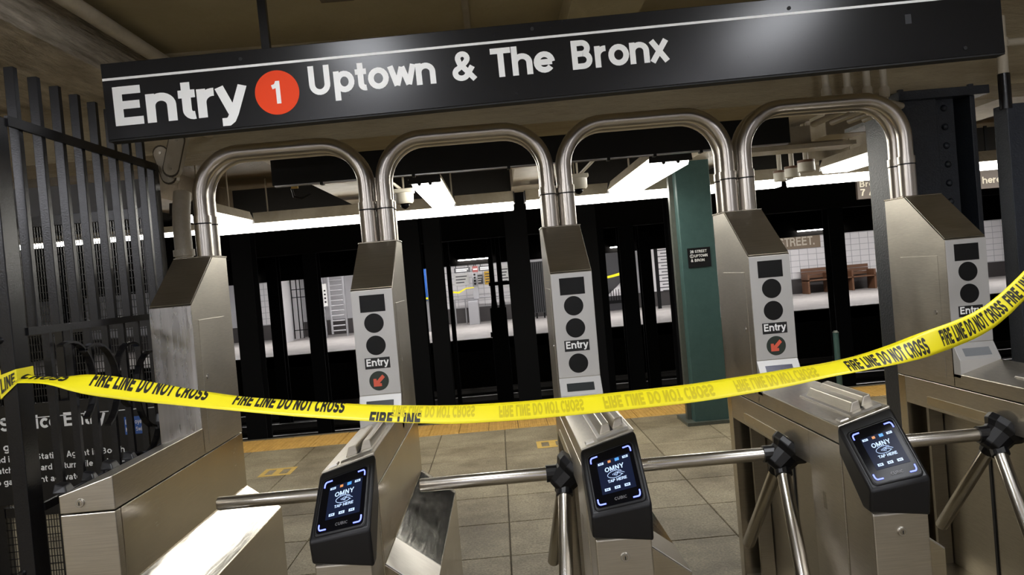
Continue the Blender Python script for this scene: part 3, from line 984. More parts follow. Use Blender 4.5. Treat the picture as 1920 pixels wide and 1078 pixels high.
# black rear of a second hanging sign
s2 = thing('platform_sign', 'black unlit sign panel hanging behind the arches, seen from its rear', 'sign', (1.65, 4.62, 2.165))
MB().box(.15, 3.15, 4.60, 4.65, 2.165, 2.46).build('panel', 'sign_edge', s2)
MB().box(.16, 3.14, 4.605, 4.645, 2.158, 2.165).build('lower_edge', 'key_metal', s2)
for x in (.55, 2.7):
    MB().box(x, x + .03, 4.61, 4.64, 2.46, 2.74).build('hanger_post', 'black_paint', s2)
for x in (.42, .95, 1.5, 2.08, 2.35, 2.62):
    MB().box(x, x + .018, 4.602, 4.648, 2.150, 2.166).build('clip', 'sign_edge', s2)

# ================================================================== IRON FENCE AND GATE
FX = -0.10
fe = thing('iron_fence', 'black iron bar fence with scrollwork running up to the end cabinet', 'fence', (FX, 3.0, 0.0))
MB().box(FX - .047, FX, 2.455, 2.535, 0.0, 2.17).build('post', 'black_paint', fe, bevel=.003)
MB().box(FX - .055, FX - .005, 3.61, 3.665, 0.0, 2.18).build('post', 'black_paint', fe, bevel=.003)
for k in range(8):
    y = 2.60 + k * .1305
    MB().box(FX - .036, FX - .004, y, y + .024, 1.49, 2.35).build('bar', 'black_paint', fe, key=None, bevel=.002)
    MB().box(FX - .030, FX - .006, y + .062, y + .080, 0.10, 1.50).build('lower_bar', 'black_paint', fe, key=None)
for z0, z1 in ((2.145, 2.177), (1.485, 1.510), (0.93, .955), (.10, .14)):
    MB().box(FX - .006, FX + .006, 2.53, 3.615, z0, z1).build('rail', 'black_paint', fe)
for yc, zc, r, a0, a1 in ((2.72, 1.30, .15, -60, 110), (2.88, 1.27, .16, -70, 120), (3.16, 1.28, .13, 60, 250), (3.22, 1.10, .15, -120, 60), (3.34, 1.2, .16, 70, 260), (3.42, 1.12, .12, -100, 80)):
    mb = MB()
    n = 14
    r1, r2 = [], []
    for i in range(n + 1):
        a = math.radians(a0 + (a1 - a0) * i / n)
        for rr_, lst in ((r, r1), (r - .008, r2)):
            lst.append((yc + rr_ * math.cos(a), zc + rr_ * math.sin(a)))
    rings = [[(FX + .010, *p), (FX + .034, *p), (FX + .034, *q), (FX + .010, *q)] for p, q in zip(r1, r2)]
    mb.loft(rings).build('scroll', 'black_paint', fe)
for y, z, w in ((2.50, 1.012, .055), (2.67, 1.008, .04), (2.80, 1.012, .06), (2.96, 1.010, .04)):
    cm = MB().loft([[(-.055, y, z - .028), (-.008, y, z - .028), (-.008, y + w, z - .028), (-.055, y + w, z - .028)], [(-.048, y + .006, z + .002), (-.018, y + .01, z - .006), (-.018, y + w - .008, z - .004), (-.048, y + w - .01, z + .004)]])
    cm.build('clamp', 'rubber_black', fe, bevel=.004)
for z in (1.479, .76):
    MB().tube([(FX - .04, 2.455, z), (FX - .04, 2.445, z)], [.012, .007], 12).build('bolt', 'black_paint', fe)

gt = thing('service_gate', 'black mesh service gate behind the iron fence, notice board across its middle', 'gate', (-1.0, 3.72, 0.0))
for x in (-1.75, -1.02, -.22):
    MB().box(x, x + .05, 3.70, 3.75, 0.02, 2.0).build('stile', 'black_paint', gt)
for z in (.04, .62, 1.45, 1.95):
    MB().box(-1.75, -.17, 3.705, 3.745, z, z + .045).build('gate_rail', 'black_paint', gt)
MB().box(-1.75, -.17, 3.715, 3.735, 1.99, 2.13).build('header_panel', 'grey_panel', gt)
wm = MB()
x = -1.70
while x < -.2:
    wm.box(x, x + .0032, 3.722, 3.725, .06, 1.96)
    x += .0125
z = .08
while z < 1.95:
    wm.box(-1.70, -.2, 3.725, 3.728, z, z + .0035)
    z += .034
tag(wm.build('wire_mesh', 'black_paint', gt), kind='stuff')
for x in (-1.4, -.66):
    MB().box(x, x + .035, 3.69, 3.72, .04, 1.98).build('bar', 'black_paint', gt)

nb = thing('notice_board', 'black notice board headed Service Entry with white lines of text', 'sign', (-.75, 3.64, .70))
MB().box(-1.45, -.165, 3.62, 3.635, .70, 1.15).build('board', 'sign_black', nb, bevel=.002)
MB().box(-1.42, -.18, 3.6185, 3.6195, 1.083, 1.087).build('white_rule', 'letter_white', nb)


def nmap(x, y):
    return (x, 3.6185, y)


lettering('Service Entry', nmap, 'lettering', 'letter_white', nb, w=.19, width=.47, height=.062, x0=-.90, y0=1.035)
lettering('This gate', nmap, 'lettering', 'letter_white', nb, w=.17, width=.22, height=.036, x0=-1.01, y0=.945)
for s_, x0, y0, wd in (('and inform Station Agent in Booth', -.955, .895, .60), ('watch MetroCard at turnstile and rotate forward', -.955, .845, .76), ('to gate. Agent activates gate', -.955, .792, .50)):
    lettering(s_, nmap, 'lettering', 'letter_white', nb, w=.16, width=wd, height=.028, x0=x0, y0=y0)
MB().box(-.345, -.243, 3.6175, 3.6195, .972, 1.052).build('blue_sticker', 'sign_blue', nb)
lettering('Employees', lambda x, y: (x, 3.617, y), 'lettering', 'letter_white', nb, w=.13, width=.094, height=.022, x0=-.341, y0=1.018)
lettering('Must Swipe', lambda x, y: (x, 3.617, y), 'lettering', 'letter_white', nb, w=.13, width=.094, height=.020, x0=-.341, y0=.985)

# ================================================================== FIRE LINE TAPE
TP = [(-.10, 1.368), (-.06, 1.362), (-.021, 1.357), (.072, 1.344), (.274, 1.300), (.43, 1.265), (.587, 1.232), (.78, 1.198), (.982, 1.168), (1.221, 1.143), (1.43, 1.136), (1.626, 1.136), (1.952, 1.143), (2.198, 1.158), (2.446, 1.183), (2.58, 1.205), (2.696, 1.232), (2.80, 1.258), (2.882, 1.289), (2.987, 1.37), (3.12, 1.49), (3.30, 1.62)]
# how far the tape leans back from upright, degrees, and its depth
TL = [(-.10, 62), (-.04, 82), (.05, 84), (.11, 56), (.17, 42), (.274, 42), (.42, 58), (.587, 66), (.78, 62), (.98, 60), (1.221, 54), (1.626, 54), (2.05, 54), (2.25, 58), (2.36, 66), (2.48, 62), (2.60, 42), (2.696, 8), (2.80, 6), (2.90, 14), (3.3, 0)]


def interp(tab, x):
    if x <= tab[0][0]:
        return tab[0][1]
    for (a, b), (c, d) in zip(tab, tab[1:]):
        if x <= c:
            k = (x - a) / (c - a)
            return b + (d - b) * k
    return tab[-1][1]


def smooth_interp(tab, x, r=.05):
    return sum(interp(tab, x + q * r) * w for q, w in ((-1, .25), (0, .5), (1, .25)))


TWID = .0765


def tape_pt(x, v, off=0.0):
    """v from 0 (lower edge) to 1 (upper edge)"""
    z = smooth_interp(TP, x)
    a = math.radians(smooth_interp(TL, x, .03))
    y = 2.40 - .02 * math.sin((x + .1) * 1.1) + .004 * math.sin(x * 9)
    s = (v - .5) * TWID
    curl = .010 * (1 - (2 * v - 1) ** 2)
    up = Vector((0, math.sin(a), math.cos(a)))
    nrm = Vector((0, -math.cos(a), math.sin(a)))
    slope = (smooth_interp(TP, x + .01) - smooth_interp(TP, x - .01)) / .02
    up = (up - Vector((1, 0, slope)).normalized() * up.dot(Vector((1, 0, slope)).normalized()))
    return Vector((x, y, z)) + up * s + nrm * (curl * .25 + off)


tp = thing('barrier_tape', 'yellow plastic fire line tape stretched across all the turnstiles', 'tape', (1.4, 2.40, 1.1))
rows = []
NX = 170
for i in range(NX + 1):
    x = -.055 + (3.3 + .055) * i / NX
    rows.append([tape_pt(x, v / 6) for v in range(7)])
tape_mb = MB()
tape_mb.loft(rows, caps=False, closed=False)
o = tape_mb.build('ribbon', 'tape_yellow', tp, smooth='all', recalc=False)
md = o.modifiers.new('thickness', 'SOLIDIFY')
md.thickness = .0006
md.offset = 0
TXT = 'FIRE LINE DO NOT CROSS'
for xa, xb, y0, y1, clip, mat, flip in ((-.055, .078, .40, 1.22, (.0, .74), 'tape_ink', False),
                                        (.150, .494, .40, 1.22, (0, .735), 'tape_ink', False), (.573, .898, .34, 1.16, (0, .80), 'tape_ink', False), (.978, 1.30, -.30, .52, (.40, 1), 'tape_ink', False),
                                        (1.04, 1.288, .30, .92, None, 'tape_ghost', True), (1.36, 1.615, .18, .80, None, 'tape_ghost', True), (1.675, 2.01, .16, .80, None, 'tape_ghost', True), (2.075, 2.33, .16, .80, None, 'tape_ghost', True),
                                        (2.42, 2.672, .10, .78, None, 'tape_ink', False), (2.718, 2.925, .18, .84, None, 'tape_ink', False), (2.935, 3.16, .16, .84, None, 'tape_ink', False)):
    body = TXT if xa > 0 else 'CROSS'
    if mat == 'tape_ink' and .97 < xa < .99:
        body = 'FIRE LINE'
        xb = 1.13
    lettering(body, lambda x, y: tape_pt(x, y, -.0 + .0011), 'lettering', mat, tp, w=.235, width=xb - xa, height=y1 - y0, x0=xa, y0=y0, clip=clip, flip=flip, gap=.05, fine=True)
# wrap round the fence post
wrap = MB()
ring = [(FX - .051, 2.450), (FX + .004, 2.450), (FX + .004, 2.54), (FX - .051, 2.54)]
def wz(x, top):
    k = (x - (FX - .051)) / .055
    return (1.372 + .016 * k) if top else (1.300 + .045 * k)


lo = [(x, y, wz(x, False)) for x, y in ring]
hi = [(x, y, wz(x, True)) for x, y in ring]
wrap.loft([lo, hi], caps=False).build('wrap', 'tape_yellow', tp)
lettering('LINE', lambda x, y: (x, 2.4485, wz(x, False) + y * (wz(x, True) - wz(x, False))), 'lettering', 'tape_ink', tp, w=.2, width=.046, height=.66, x0=FX - .046, y0=.17)
MB().loft([[(-.45, 2.52, 1.40), (-.45, 2.53, 1.33)], [(FX - .051, 2.50, 1.385), (FX - .051, 2.51, 1.325)]], caps=False, closed=False).build('tail', 'tape_yellow', tp)


# ================================================================== COLUMNS
def h_column(name, label, x0, x1, y0, y1, z0, z1, mat, rivets=False, fl=.025, web='y'):
    t = thing(name, label, 'column', ((x0 + x1) / 2, (y0 + y1) / 2, z0))
    xm = (x0 + x1) / 2
    if web == 'y':      # web runs in depth, flanges face the viewer and the track
        MB().box(x0, x1, y0, y0 + fl, z0, z1).build('flange', mat, t, bevel=.003)
        MB().box(x0, x1, y1 - fl, y1, z0, z1).build('flange', mat, t, bevel=.003)
        MB().box(xm - .012, xm + .012, y0 + fl, y1 - fl, z0, z1).build('web', mat, t)
    else:
        MB().box(x0, x0 + fl, y0, y1, z0, z1).build('flange', mat, t, bevel=.003)
        MB().box(x1 - fl, x1, y0, y1, z0, z1).build('flange', mat, t, bevel=.003)
        MB().box(x0 + fl, x1 - fl, (y0 + y1) / 2 - .012, (y0 + y1) / 2 + .012, z0, z1).build('web', mat, t)
    return t


# boxed green column with its sign, near the platform edge
gc = thing('green_column', 'square green painted column at the platform edge with a small station sign', 'column', (3.26, 7.5, 0))
MB().box(3.10, 3.42, 7.33, 7.68, 0, 2.74).build('shaft', 'green_paint', gc, bevel=.008)
MB().box(3.06, 3.10, 7.45, 7.52, 0, 2.74).build('side_channel', 'green_black_paint', gc)
MB().box(3.02, 3.46, 7.28, 7.73, 0, .03).build('base_plate', 'green_black_paint', gc)
cs = thing('column_sign', 'small black sign reading 28 Street 1 Uptown and Bronx on the green column', 'sign', (3.255, 7.325, 1.45))
MB().box(3.155, 3.365, 7.318, 7.329, 1.455, 1.635).build('plate', 'sign_black', cs)
for s_, z, x0, wd in (('28 STREET', 1.588, 3.178, .155), ('UPTOWN', 1.547, 3.215, .125), ('& BRONX', 1.506, 3.180, .14)):
    lettering(s_, lambda x, y: (x, 7.3165, y), 'lettering', 'letter_white', cs, w=.15, width=wd, height=.026, x0=x0, y0=z, far=4)
ringp = [(3.192 + .016 * math.cos(a * math.pi / 8), 7.3165, 1.560 + .016 * math.sin(a * math.pi / 8)) for a in range(17)]
MB().tube(ringp, .002, 5).build('line_ring', 'letter_white', cs)
lettering('1', lambda x, y: (x, 7.3165, y), 'lettering', 'letter_white', cs, w=.16, height=.02, x0=3.186, y0=1.55)

# dark riveted column behind the last turnstile, its neighbour and the frame between
kc = h_column('riveted_column', 'broad blue black riveted steel column behind the last turnstile', 3.478, 3.86, 3.98, 4.36, 0, 2.30, 'blue_black_paint', web='x')
MB().box(3.505, 3.67, 3.995, 4.01, 0, 2.28).build('cover_plate', 'blue_black_paint', kc, bevel=.003)
MB().box(3.67, 3.775, 4.025, 4.045, 0, 2.28).build('angle_bar', 'blue_black_paint', kc)
for k in range(22):
    z = .2 + k * .095
    MB().tube([(3.725, 4.027, z), (3.725, 4.012, z)], [.020, .008], 10).build('rivet', 'blue_black_paint', kc, key=None, smooth='all')
MB().box(3.46, 3.92, 3.95, 4.38, 2.24, 2.284).build('cap_plate', 'blue_black_paint', kc, bevel=.003)
gk = thing('textured_column', 'green black column with rough glossy paint behind the arch end', 'column', (3.54, 4.6, 0))
MB().box(3.60, 3.775, 4.55, 4.575, 0, 2.44).build('flange', 'green_black_paint', gk, bevel=.004)
MB().box(3.70, 3.725, 4.575, 4.72, 0, 2.44).build('web', 'green_black_paint', gk)
MB().box(3.66, 3.775, 4.72, 4.745, 0, 2.44).build('flange', 'green_black_paint', gk, bevel=.004)
MB().box(3.56, 3.85, 4.50, 4.80, 2.22, 2.24).build('bracket_plate', 'green_black_paint', gk)
rp = thing('fence_post', 'dark square fence post beyond the last turnstile at the picture edge', 'post', (3.81, 3.62, 0))
MB().box(3.755, 3.85, 3.58, 3.68, 0, 2.12).build('shaft', 'blue_black_paint', rp, bevel=.003)
MB().tube([(3.765, 3.60, 2.10), (3.765, 3.60, 2.26)], .026, 14).build('pipe_socket', 'black_paint', rp, smooth=True)
pc = thing('painted_conduit', 'tan conduit rising from the fence post to the ceiling beam', 'pipe', (3.765, 3.60, 2.26))
MB().tube([(3.765, 3.60, 2.262), (3.765, 3.60, 2.52)], .022, 14).build('tube', 'pipe_paint', pc, smooth=True)
MB().tube([(3.765, 3.60, 2.40), (3.82, 3.60, 2.40), (4.6, 3.60, 2.41)], .018, 12).build('branch', 'pipe_paint', pc, smooth=True)
MB().tube([(3.765, 3.60, 2.38), (3.765, 3.60, 2.42)], .028, 12).build('coupling', 'pipe_paint', pc, smooth=True)

# columns between the tracks
ROW = [(-2.33, -2.05, 11.3, 'just past the end cabinet'), (-3.5, -3.27, 17.0, 'past the slim tiled strip'), (-2.01, -1.77, 14.1, 'between the return wall and the exit wheel'), 
       (-.05, .33, 11.3, 'beside the second pylon'), (.39, .63, 11.3, 'past the blue pole'), (.32, .40, 17.0, 'slender one next to the tiled turnstile wall'), (1.55, 1.87, 11.3, 'in front of the signal box'), 
       (2.55, 2.85, 11.3, 'just past the middle pylon'), (3.07, 3.33, 14.1, 'before the stairs'), (3.59, 3.86, 14.1, 'between stairs and comb gate'), (4.46, 4.71, 17.0, 'before the comb gate'), (3.87, 4.0, 11.3, 'touching the green column in view'),
       (7.35, 7.62, 14.1, 'between tablet and bench'), (9.6, 9.9, 14.1, 'past the bench'), (-4.4, -4.1, 14.1, 'seen through the gate mesh'), (-6.3, -6.0, 14.1, 'seen through the outer gate mesh')]
for x0, x1, y, where in ROW:
    h_column('track_column', 'dark steel column between the tracks, ' + where, x0, x1, y, y + .28, -1.25, 2.75, 'dark_iron', fl=.03)
# rails
for k, y in enumerate((9.2, 10.5, 11.9, 13.2, 14.9, 16.2, 17.6, 18.9)):
    single('track_rail', MB().prism_x([(y - .06, -1.25), (y + .06, -1.25), (y + .05, -1.235), (y + .01, -1.22), (y + .01, -1.14), (y + .035, -1.13), (y + .035, -1.10), (y - .035, -1.10), (y - .035, -1.13), (y - .01, -1.14), (y - .01, -1.22), (y - .05, -1.235)], -13.5, 23.5),
           'rail_steel', ['first', 'second', 'third', 'fourth', 'fifth', 'sixth', 'seventh', 'eighth'][k] + ' running rail counted from the yellow platform strip', 'rail', 'running rails')

# ================================================================== CEILING FITTINGS
for x, lab in ((.745, 'white dome camera hanging by the second arch'), (2.055, 'white dome camera hanging by the third arch')):
    t = thing('dome_camera', lab, 'camera', (x, 6.0, 2.08))
    MB().tube([(x, 6.0, 2.135), (x, 6.0, 2.15), (x, 6.0, 2.215)], [.058, .068, .07], 20).build('housing', 'camera_white', t, smooth=True)
    MB().box(x - .075, x + .075, 5.93, 6.07, 2.215, 2.245).build('mount', 'camera_white', t, bevel=.006)
    MB().tube([(x, 6.0, 2.135), (x, 6.0, 2.118), (x, 6.0, 2.103), (x, 6.0, 2.096)], [.034, .032, .02, .004], 16).build('dome', 'reader_glass', t, smooth='all')
    MB().tube([(x, 6.0, 2.245), (x, 6.0, 2.7)], .007, 8).build('hanger_rod', 'pipe_paint', t)
    d = -1 if x < 1 else 1
    MB().tube([(x + d * .02, 5.98, 2.245), (x + d * .16, 5.4, 2.36), (x + d * .22, 5.1, 2.44)], .012, 10).build('cable_tube', 'camera_white', t, smooth=True)
for k, (x, yd, z, r) in enumerate(((3.805, 6.6, 2.167, .052), (3.775, 6.25, 2.158, .058), (3.77, 5.95, 2.165, .062))):
    t = thing('round_detector', ['smallest of three round cream ceiling fittings in the last arch', 'middle one of three round cream ceiling fittings in the last arch', 'largest of three round cream ceiling fittings in the last arch'][k], 'detector', (x, yd, z - .04), 'round fittings in the last arch')
    MB().tube([(x, yd, z - .05), (x, yd, z - .044), (x, yd, z + .02)], [r * .9, r, r], 20).build('drum', 'camera_white', t, smooth=True)
    MB().tube([(x, yd, z + .02), (x, yd, z + .038)], r * 1.02, 20).build('dark_band', 'bench_wood', t)
    MB().tube([(x, yd, z + .038), (x, yd, 2.7)], .02, 10).build('stem', 'camera_white', t)
single('cable_tray', MB().prism_x([(5.6, 2.25), (5.85, 2.25), (5.85, 2.43), (5.82, 2.44), (5.82, 2.28), (5.6, 2.28)], 3.25, 4.0), 'pipe_paint', 'flat cream tray above the round ceiling fittings', 'tray')
single('junction_box', MB().box(3.66, 3.94, 5.3, 5.56, 2.285, 2.445), 'paint_tan_light', 'cream junction box hanging above the largest round fitting', 'box', bevel=.006)
for k, (x, lab) in enumerate(((3.06, 'first'), (3.165, 'second'), (3.262, 'third'), (3.345, 'fourth'))):
    t = thing('vertical_conduit', lab + ' of the four tan conduits dropping from behind the sign, counted towards the dark column', 'pipe', (x, 3.86, 2.23), 'four tan conduits')
    MB().tube([(x, 3.86, 2.25), (x, 3.86, 2.62)], .0165, 14).build('tube', 'pipe_paint', t, smooth=True)
    MB().tube([(x, 3.86, 2.315 - k * .006), (x, 3.86, 2.305 - k * .006), (x, 3.86, 2.27 - k * .006), (x, 3.86, 2.262 - k * .006)], [.020, .024, .024, .022], 14).build('coupling', 'pipe_paint', t, smooth=True)
    MB().tube([(x, 3.86, 2.25), (x + .01, 3.88, 2.225), (x + .13, 3.96, 2.215), (x + .14, 4.38, 2.225)], .0165, 12).build('bend', 'pipe_paint', t, smooth=True)
# pipe and conduit bodies above the end cabinet
vp = thing('standing_pipe', 'thick tan pipe rising behind the end cabinet', 'pipe', (-.055, 3.76, 1.70))
MB().tube([(-.062, 3.76, 0.0), (-.062, 3.76, 1.9), (-.060, 3.77, 1.98), (-.056, 3.79, 2.06)], .040, 16).build('tube', 'pipe_paint', vp, smooth=True)
MB().tube([(-.062, 3.76, 1.76), (-.062, 3.76, 1.79)], .048, 16).build('joint', 'pipe_paint', vp, smooth=True)


def capsule(name, label, a, b, r, th):
    a, b = Vector(a), Vector(b)
    ax = (b - a).normalized()
    sd = ax.cross(Vector((0, 1, 0))).normalized()
    L = (b - a).length
    ol = [a + ax * (L + r * math.sin(q)) + sd * r * math.cos(q) for q in [math.pi * i / 8 for i in range(9)]]
    ol += [a - ax * (r * math.sin(q)) - sd * r * math.cos(q) for q in [math.pi * i / 8 for i in range(9)]]
    t = thing(name, label, 'conduit', tuple(a))
    MB().loft([[p + Vector((0, -th, 0)) for p in ol], [p + Vector((0, th, 0)) for p in ol]]).build('body', 'pipe_paint', t, bevel=.008, seg=2)
    cov = [a + (p - a) * .94 + ax * L * .03 for p in ol]
    MB().loft([[p + Vector((0, -th - .004, 0)) for p in cov], [p + Vector((0, -th + .002, 0)) for p in cov]]).build('cover', 'pipe_paint', t, bevel=.002)
    MB().loft([[p + Vector((0, -th - .001, 0)) + (p - a - ax * L / 2) * .03 for p in ol], [p + Vector((0, -th + .004, 0)) + (p - a - ax * L / 2) * .03 for p in ol]]).build('gasket', 'joint_dark', t)
    for p in (a, b):
        MB().tube([p + Vector((0, -th - .003, 0)), p + Vector((0, -th - .007, 0))], .006, 8).build('screw', 'steel_panel', t)
    return t


capsule('conduit_body', 'tan oval conduit body tilted towards the iron fence', (-.070, 3.71, 2.125), (-.098, 3.71, 2.235), .034, .026)
cb2 = capsule('conduit_body', 'wider tan oval conduit body leaning towards the arches', (-.022, 3.62, 2.145), (.016, 3.62, 2.27), .036, .026)
MB().tube([(.016, 3.62, 2.28), (.022, 3.64, 2.335), (.026, 3.72, 2.36), (.028, 3.995, 2.365)], .022, 12).build('stub_pipe', 'pipe_paint', cb2, smooth=True)
single('ceiling_pipe', MB().tube([(-.13, -2.9, 2.715), (-.13, 2.95, 2.715), (-.13, 3.98, 2.715)], .032, 16), 'pipe_paint', 'tan pipe running along the rough plaster soffit edge', 'pipe', smooth=True)
single('pipe_collar', MB().tube([(-.13, 2.86, 2.715), (-.13, 2.90, 2.715)], .037, 16), 'pipe_paint', 'short tan collar around the pipe along the plaster soffit', 'pipe', smooth=True)
cb = thing('hanging_cable', 'dark loose cable with a yellow tag hanging below the black rear sign', 'cable', (.25, 5.0, 2.1))
MB().tube([(.24, 5.0, 2.45), (.20, 5.0, 2.23), (.16, 5.0, 2.19), (.17, 5.0, 2.14), (.22, 5.0, 2.125), (.27, 5.02, 2.15)], .008, 8).build('cord', 'rubber_black', cb, smooth=True)
MB().box(.16, .20, 4.985, 5.005, 2.19, 2.225).build('yellow_tag', 'tag_yellow', cb)
# sign over the platform edge
ps = thing('hanging_sign', 'brown platform sign with two lines of text hanging over the tracks edge', 'sign', (6.2, 8.6, 2.0))
MB().box(5.36, 7.05, 8.58, 8.62, 2.02, 2.235).build('board', 'sign_brown', ps)
for s_, x0, z, wd, hh in (('Bronx', 5.385, 2.150, .27, .065), ('7 Av', 5.385, 2.055, .23, .075), ('stops here', 6.44, 2.075, .50, .075)):
    lettering(s_, lambda x, y: (x, 8.5785, y), 'lettering', 'mosaic_letter', ps, w=.17, width=wd, height=hh, x0=x0, y0=z, far=4)
for x in (5.6, 6.8):
    MB().box(x, x + .03, 8.59, 8.61, 2.235, 2.78).build('hanger_post', 'dark_iron', ps)

gp = thing('slim_post', 'slim green post at the tactile strip beyond the fourth turnstile', 'post', (4.93, 8.42, 0))
MB().tube([(4.93, 8.42, 0.0), (4.93, 8.42, .62)], .03, 12).build('shaft', 'green_paint', gp, smooth=True)
MB().tube([(4.93, 8.42, .62), (4.93, 8.42, .64)], [.034, .02], 12).build('cap', 'green_black_paint', gp)

# floor markings
for cx, cy, lab in ((-.66, 6.94, 'worn yellow floor marking beyond the first passage'), (1.75, 7.08, 'worn yellow floor marking beside the middle turnstile base')):
    t = thing('floor_marking', lab, 'floor marking', (cx, cy, 0))
    m = MB()
    a = .14
    for (x0, x1, y0, y1) in ((-a, a, -a, -a * .62), (-a, a, a * .62, a), (-a, -a * .7, -a * .62, a * .62), (a * .7, a, -a * .62, a * .62), (-.03, .03, -a * .62, a * .62)):
        m = MB().box(cx + x0, cx + x1, cy + y0, cy + y1, 0.0, .0016)
        m.build('painted_bar', 'marking_yellow', t)

# ================================================================== OPPOSITE PLATFORM
ft = thing('far_turnstile', 'small grey turnstile pylon on the opposite platform', 'turnstile', (.53, 26, 0))
MB().prism_x([(25.6, 0), (26.4, 0), (26.4, .85), (25.6, .75)], .37, .70).build('cabinet', 'far_steel', ft, bevel=.01)
MB().prism_x([(25.9, .8), (26.3, .8), (26.3, 1.8), (25.9, 1.7)], .56, .74).build('pylon', 'far_steel', ft, bevel=.01)
for z in (1.60, 1.50, 1.40, 1.30):
    MB().tube([(.65, 25.9, z), (.65, 25.89, z)], .035, 14).build('signal_lens', 'lens_black', ft)
hr = thing('hand_rail', 'grey hand rail along the tiles of the opposite platform', 'railing', (.9, 26.5, 0))
MB().tube([(-.1, 26.5, .83), (1.9, 26.5, .83)], .025, 10).build('top_bar', 'far_steel', hr)
for x in (-.1, .25, 1.2, 1.88):
    MB().tube([(x, 26.5, 0), (x, 26.5, .83)], .022, 10).build('post', 'far_steel', hr)


def poster(name, label, x0, x1, z0, z1, mat, lines=0, lm='poster_dark', y=26.95):
    t = thing(name, label, 'poster', ((x0 + x1) / 2, y, z0))
    MB().box(x0, x1, y - .01, y + .01, z0, z1).build('sheet', mat, t)
    for k in range(lines):
        z = z1 - (z1 - z0) * (k + 1) / (lines + 1)
        MB().box(x0 + (x1 - x0) * .12, x1 - (x1 - x0) * (.12 + .1 * (k % 3)), y - .013, y - .009, z - .018, z + .018).build('print_line', lm, t)
    if y < 26:
        for x in (x0 + .06, x1 - .06):
            MB().box(x - .01, x + .01, y - .008, y + .008, z1, 2.7).build('hanger_rod', 'dark_iron', t)
    return t


poster('notice_poster', 'pale notice beside the opposite grey turnstile', -.08, .42, 1.27, 1.68, 'poster_white', 3)
poster('notice_poster', 'dark notice with pale lines behind the opposite grey turnstile', .68, .89, 1.27, 1.58, 'poster_dark', 3, 'poster_white')
poster('notice_poster', 'orange yellow notice on the opposite platform wall', .95, 1.18, 1.24, 1.68, 'poster_yellow', 4)
poster('notice_poster', 'white listing behind the black signal box', 1.42, 1.80, 1.1, 1.8, 'poster_white', 6)
poster('overhead_sign', 'black overhead sign on the opposite platform with a white arrow', .05, .56, 1.69, 1.85, 'poster_dark', 2, 'poster_white', 25.0)
poster('overhead_sign', 'dark red overhead sign on the opposite platform', .63, .80, 1.67, 1.86, 'poster_red', 1, 'poster_white', 24.9)
poster('overhead_sign', 'black overhead sign above the orange notice', .82, 1.24, 1.69, 1.85, 'poster_dark', 2, 'poster_white', 25.0)
tpf = single('far_tape', MB().loft([[(-.15, 25.8, 1.07), (-.15, 25.8, 1.13)], [(.1, 25.8, 1.03), (.1, 25.8, 1.09)], [(.35, 25.8, 1.16), (.35, 25.8, 1.2)], [(.6, 25.85, 1.17), (.6, 25.85, 1.2)]], caps=False, closed=False), 'tape_yellow', 'short yellow tape strung before the opposite grey turnstile', 'tape')
single('far_tape', MB().loft([[(4.8, 25.7, 1.09), (4.8, 25.7, 1.16)], [(5.1, 25.7, 1.13), (5.1, 25.7, 1.21)], [(5.6, 25.7, 1.22), (5.6, 25.7, 1.32)]], caps=False, closed=False), 'tape_yellow', 'yellow tape strung across the opposite stairs', 'tape')
sbx = thing('signal_box', 'black trackside signal box on legs with a cross bar', 'signal', (1.35, 17, -1.25))
MB().box(1.17, 1.52, 17.0, 17.25, -1.25, .84).build('box', 'dark_iron', sbx, bevel=.02)
MB().box(1.14, 1.20, 16.98, 17.1, .22, .32).build('latch', 'dark_iron', sbx)
for x in (1.27, 1.44):
    MB().tube([(x, 17.1, .84), (x, 17.1, 1.0), (x, 17.1, 2.7)], [.07, .055, .05], 10).build('mast', 'dark_iron', sbx)
MB().box(1.19, 1.66, 17.05, 17.15, 1.31, 1.39).build('cross_bar', 'dark_iron', sbx)
# barred exit wheel
hw = thing('exit_wheel', 'full height barred exit turnstile on the opposite platform', 'turnstile', (-3.8, 25.5, 0))
for x in (-4.22, -3.55):
    MB().box(x, x + .05, 25.45, 25.55, 0, 2.5).build('post', 'far_steel', hw)
for k in range(11):
    z = .2 + k * .16
    MB().tube([(-4.0, 25.4, z), (-3.56, 25.4, z)], .022, 8).build('cross_bar', 'far_steel', hw, key=None)
MB().tube([(-3.98, 25.4, 0.1), (-3.98, 25.4, 2.4)], .035, 10).build('spindle', 'far_steel', hw)
MB().box(-4.18, -4.05, 25.38, 25.42, 1.0, 1.72).build('signal_panel', 'poster_white', hw)
for z in (1.5, 1.38, 1.26, 1.14):
    MB().tube([(-4.115, 25.38, z), (-4.115, 25.37, z)], .03, 10).build('signal_lens', 'lens_black', hw)
# gate by the return wall
fg = thing('far_gate', 'thin dark metal gate beside the return wall across the tracks', 'gate', (-5.1, 25.5, 0))
for x in (-5.22, -5.05, -4.93, -4.78):
    MB().box(x, x + .025, 25.5, 25.54, .05, 2.4).build('bar', 'dark_iron', fg)
for z in (.3, 1.35, 1.6):
    MB().box(-5.22, -4.75, 25.5, 25.53, z, z + .025).build('rail', 'dark_iron', fg)
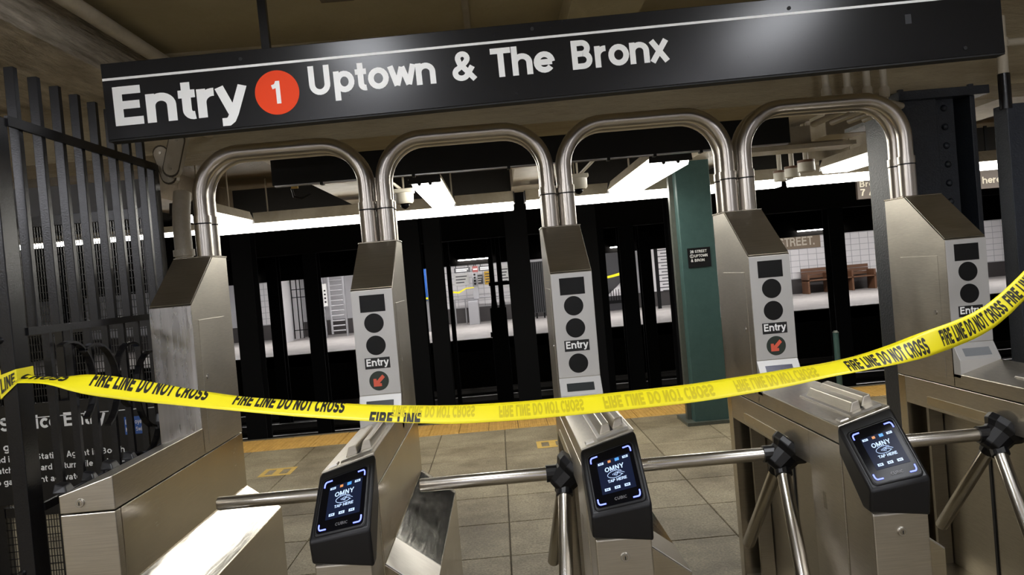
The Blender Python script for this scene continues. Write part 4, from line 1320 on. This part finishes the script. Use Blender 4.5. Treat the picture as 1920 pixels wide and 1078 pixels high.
# comb gate
cg = thing('comb_gate', 'tall exit gate of comb like horizontal bars on the opposite platform', 'turnstile', (6.75, 25.5, 0))
MB().box(6.46, 6.56, 25.45, 25.55, 0, 2.5).build('post', 'dark_iron', cg)
MB().box(6.96, 7.02, 25.45, 25.55, 0, 2.5).build('post', 'dark_iron', cg)
for k in range(15):
    z = .55 + k * .10
    x0, x1 = ((6.56, 6.86) if k % 2 else (6.66, 6.97))
    MB().box(x0, x1, 25.48, 25.52, z, z + .03).build('tooth', 'poster_dark', cg)
single('lit_panel', MB().box(6.2, 7.9, 26.90, 26.95, .50, 2.1), 'tile_white', 'white tiled panel behind the comb gate', 'panel')
# stairs seen between the columns
stt = thing('far_stairs', 'dark stair flight with a white sloping side on the opposite platform', 'stairs', (5.2, 26.4, 0))
MB().box(4.7, 5.8, 26.75, 26.85, .0, 2.3).build('back_panel', 'poster_dark', stt)
MB().prism_y([(4.95, .50), (5.6, .50), (5.6, 1.05)], 26.3, 26.4).build('sloping_side', 'tile_white', stt)
for k in range(9):
    MB().box(4.88 + k * .085, 4.90 + k * .085, 26.1, 26.13, .30, .72).build('baluster', 'dark_iron', stt)
for x in (4.79, 5.6):
    MB().box(x - .02, x + .02, 25.68, 25.72, 0, 1.35).build('rail_post', 'dark_iron', stt)
MB().box(4.85, 5.65, 26.08, 26.15, .26, .36).build('bottom_rail', 'dark_iron', stt)
# dark double door
dd = thing('far_door', 'dark corrugated shutter standing on feet on the opposite platform', 'shutter', (2.7, 26, 0))
MB().box(2.45, 2.95, 25.98, 26.02, .18, 1.85).build('leaf', 'poster_dark', dd)
for k in range(7):
    MB().box(2.48 + k * .065, 2.505 + k * .065, 25.96, 25.98, .2, 1.83).build('rib', 'dark_iron', dd)
for x in (2.55, 2.8):
    MB().box(x, x + .04, 25.9, 26.1, 0, .18).build('foot', 'dark_iron', dd)
bp_ = thing('blue_pole', 'pale pole with a blue and yellow band on the opposite platform', 'pole', (-.74, 24, 0))
MB().box(-.85, -.68, 23.95, 24.1, 0, 2.7).build('shaft', 'far_steel', bp_)
MB().box(-.86, -.74, 23.93, 23.96, .95, 1.9).build('blue_band', 'sign_blue', bp_)
MB().box(-.86, -.74, 23.92, 23.96, .98, 1.04).build('yellow_band', 'tape_yellow', bp_)
# bench
bn = thing('wooden_bench', 'brown wooden bench against the white tiles across the tracks', 'bench', (12.75, 26.4, 0))
for z in (.50, .62, .74):
    MB().box(11.62, 13.9, 26.72, 26.76, z, z + .10).build('back_slat', 'bench_wood', bn)
for y in (26.2, 26.36, 26.52):
    MB().box(11.62, 13.9, y, y + .13, .42, .46).build('seat_slat', 'bench_wood', bn)
for x in (11.62, 12.35, 13.1, 13.85):
    MB().box(x, x + .06, 26.2, 26.74, 0, .66).build('leg', 'bench_wood', bn)
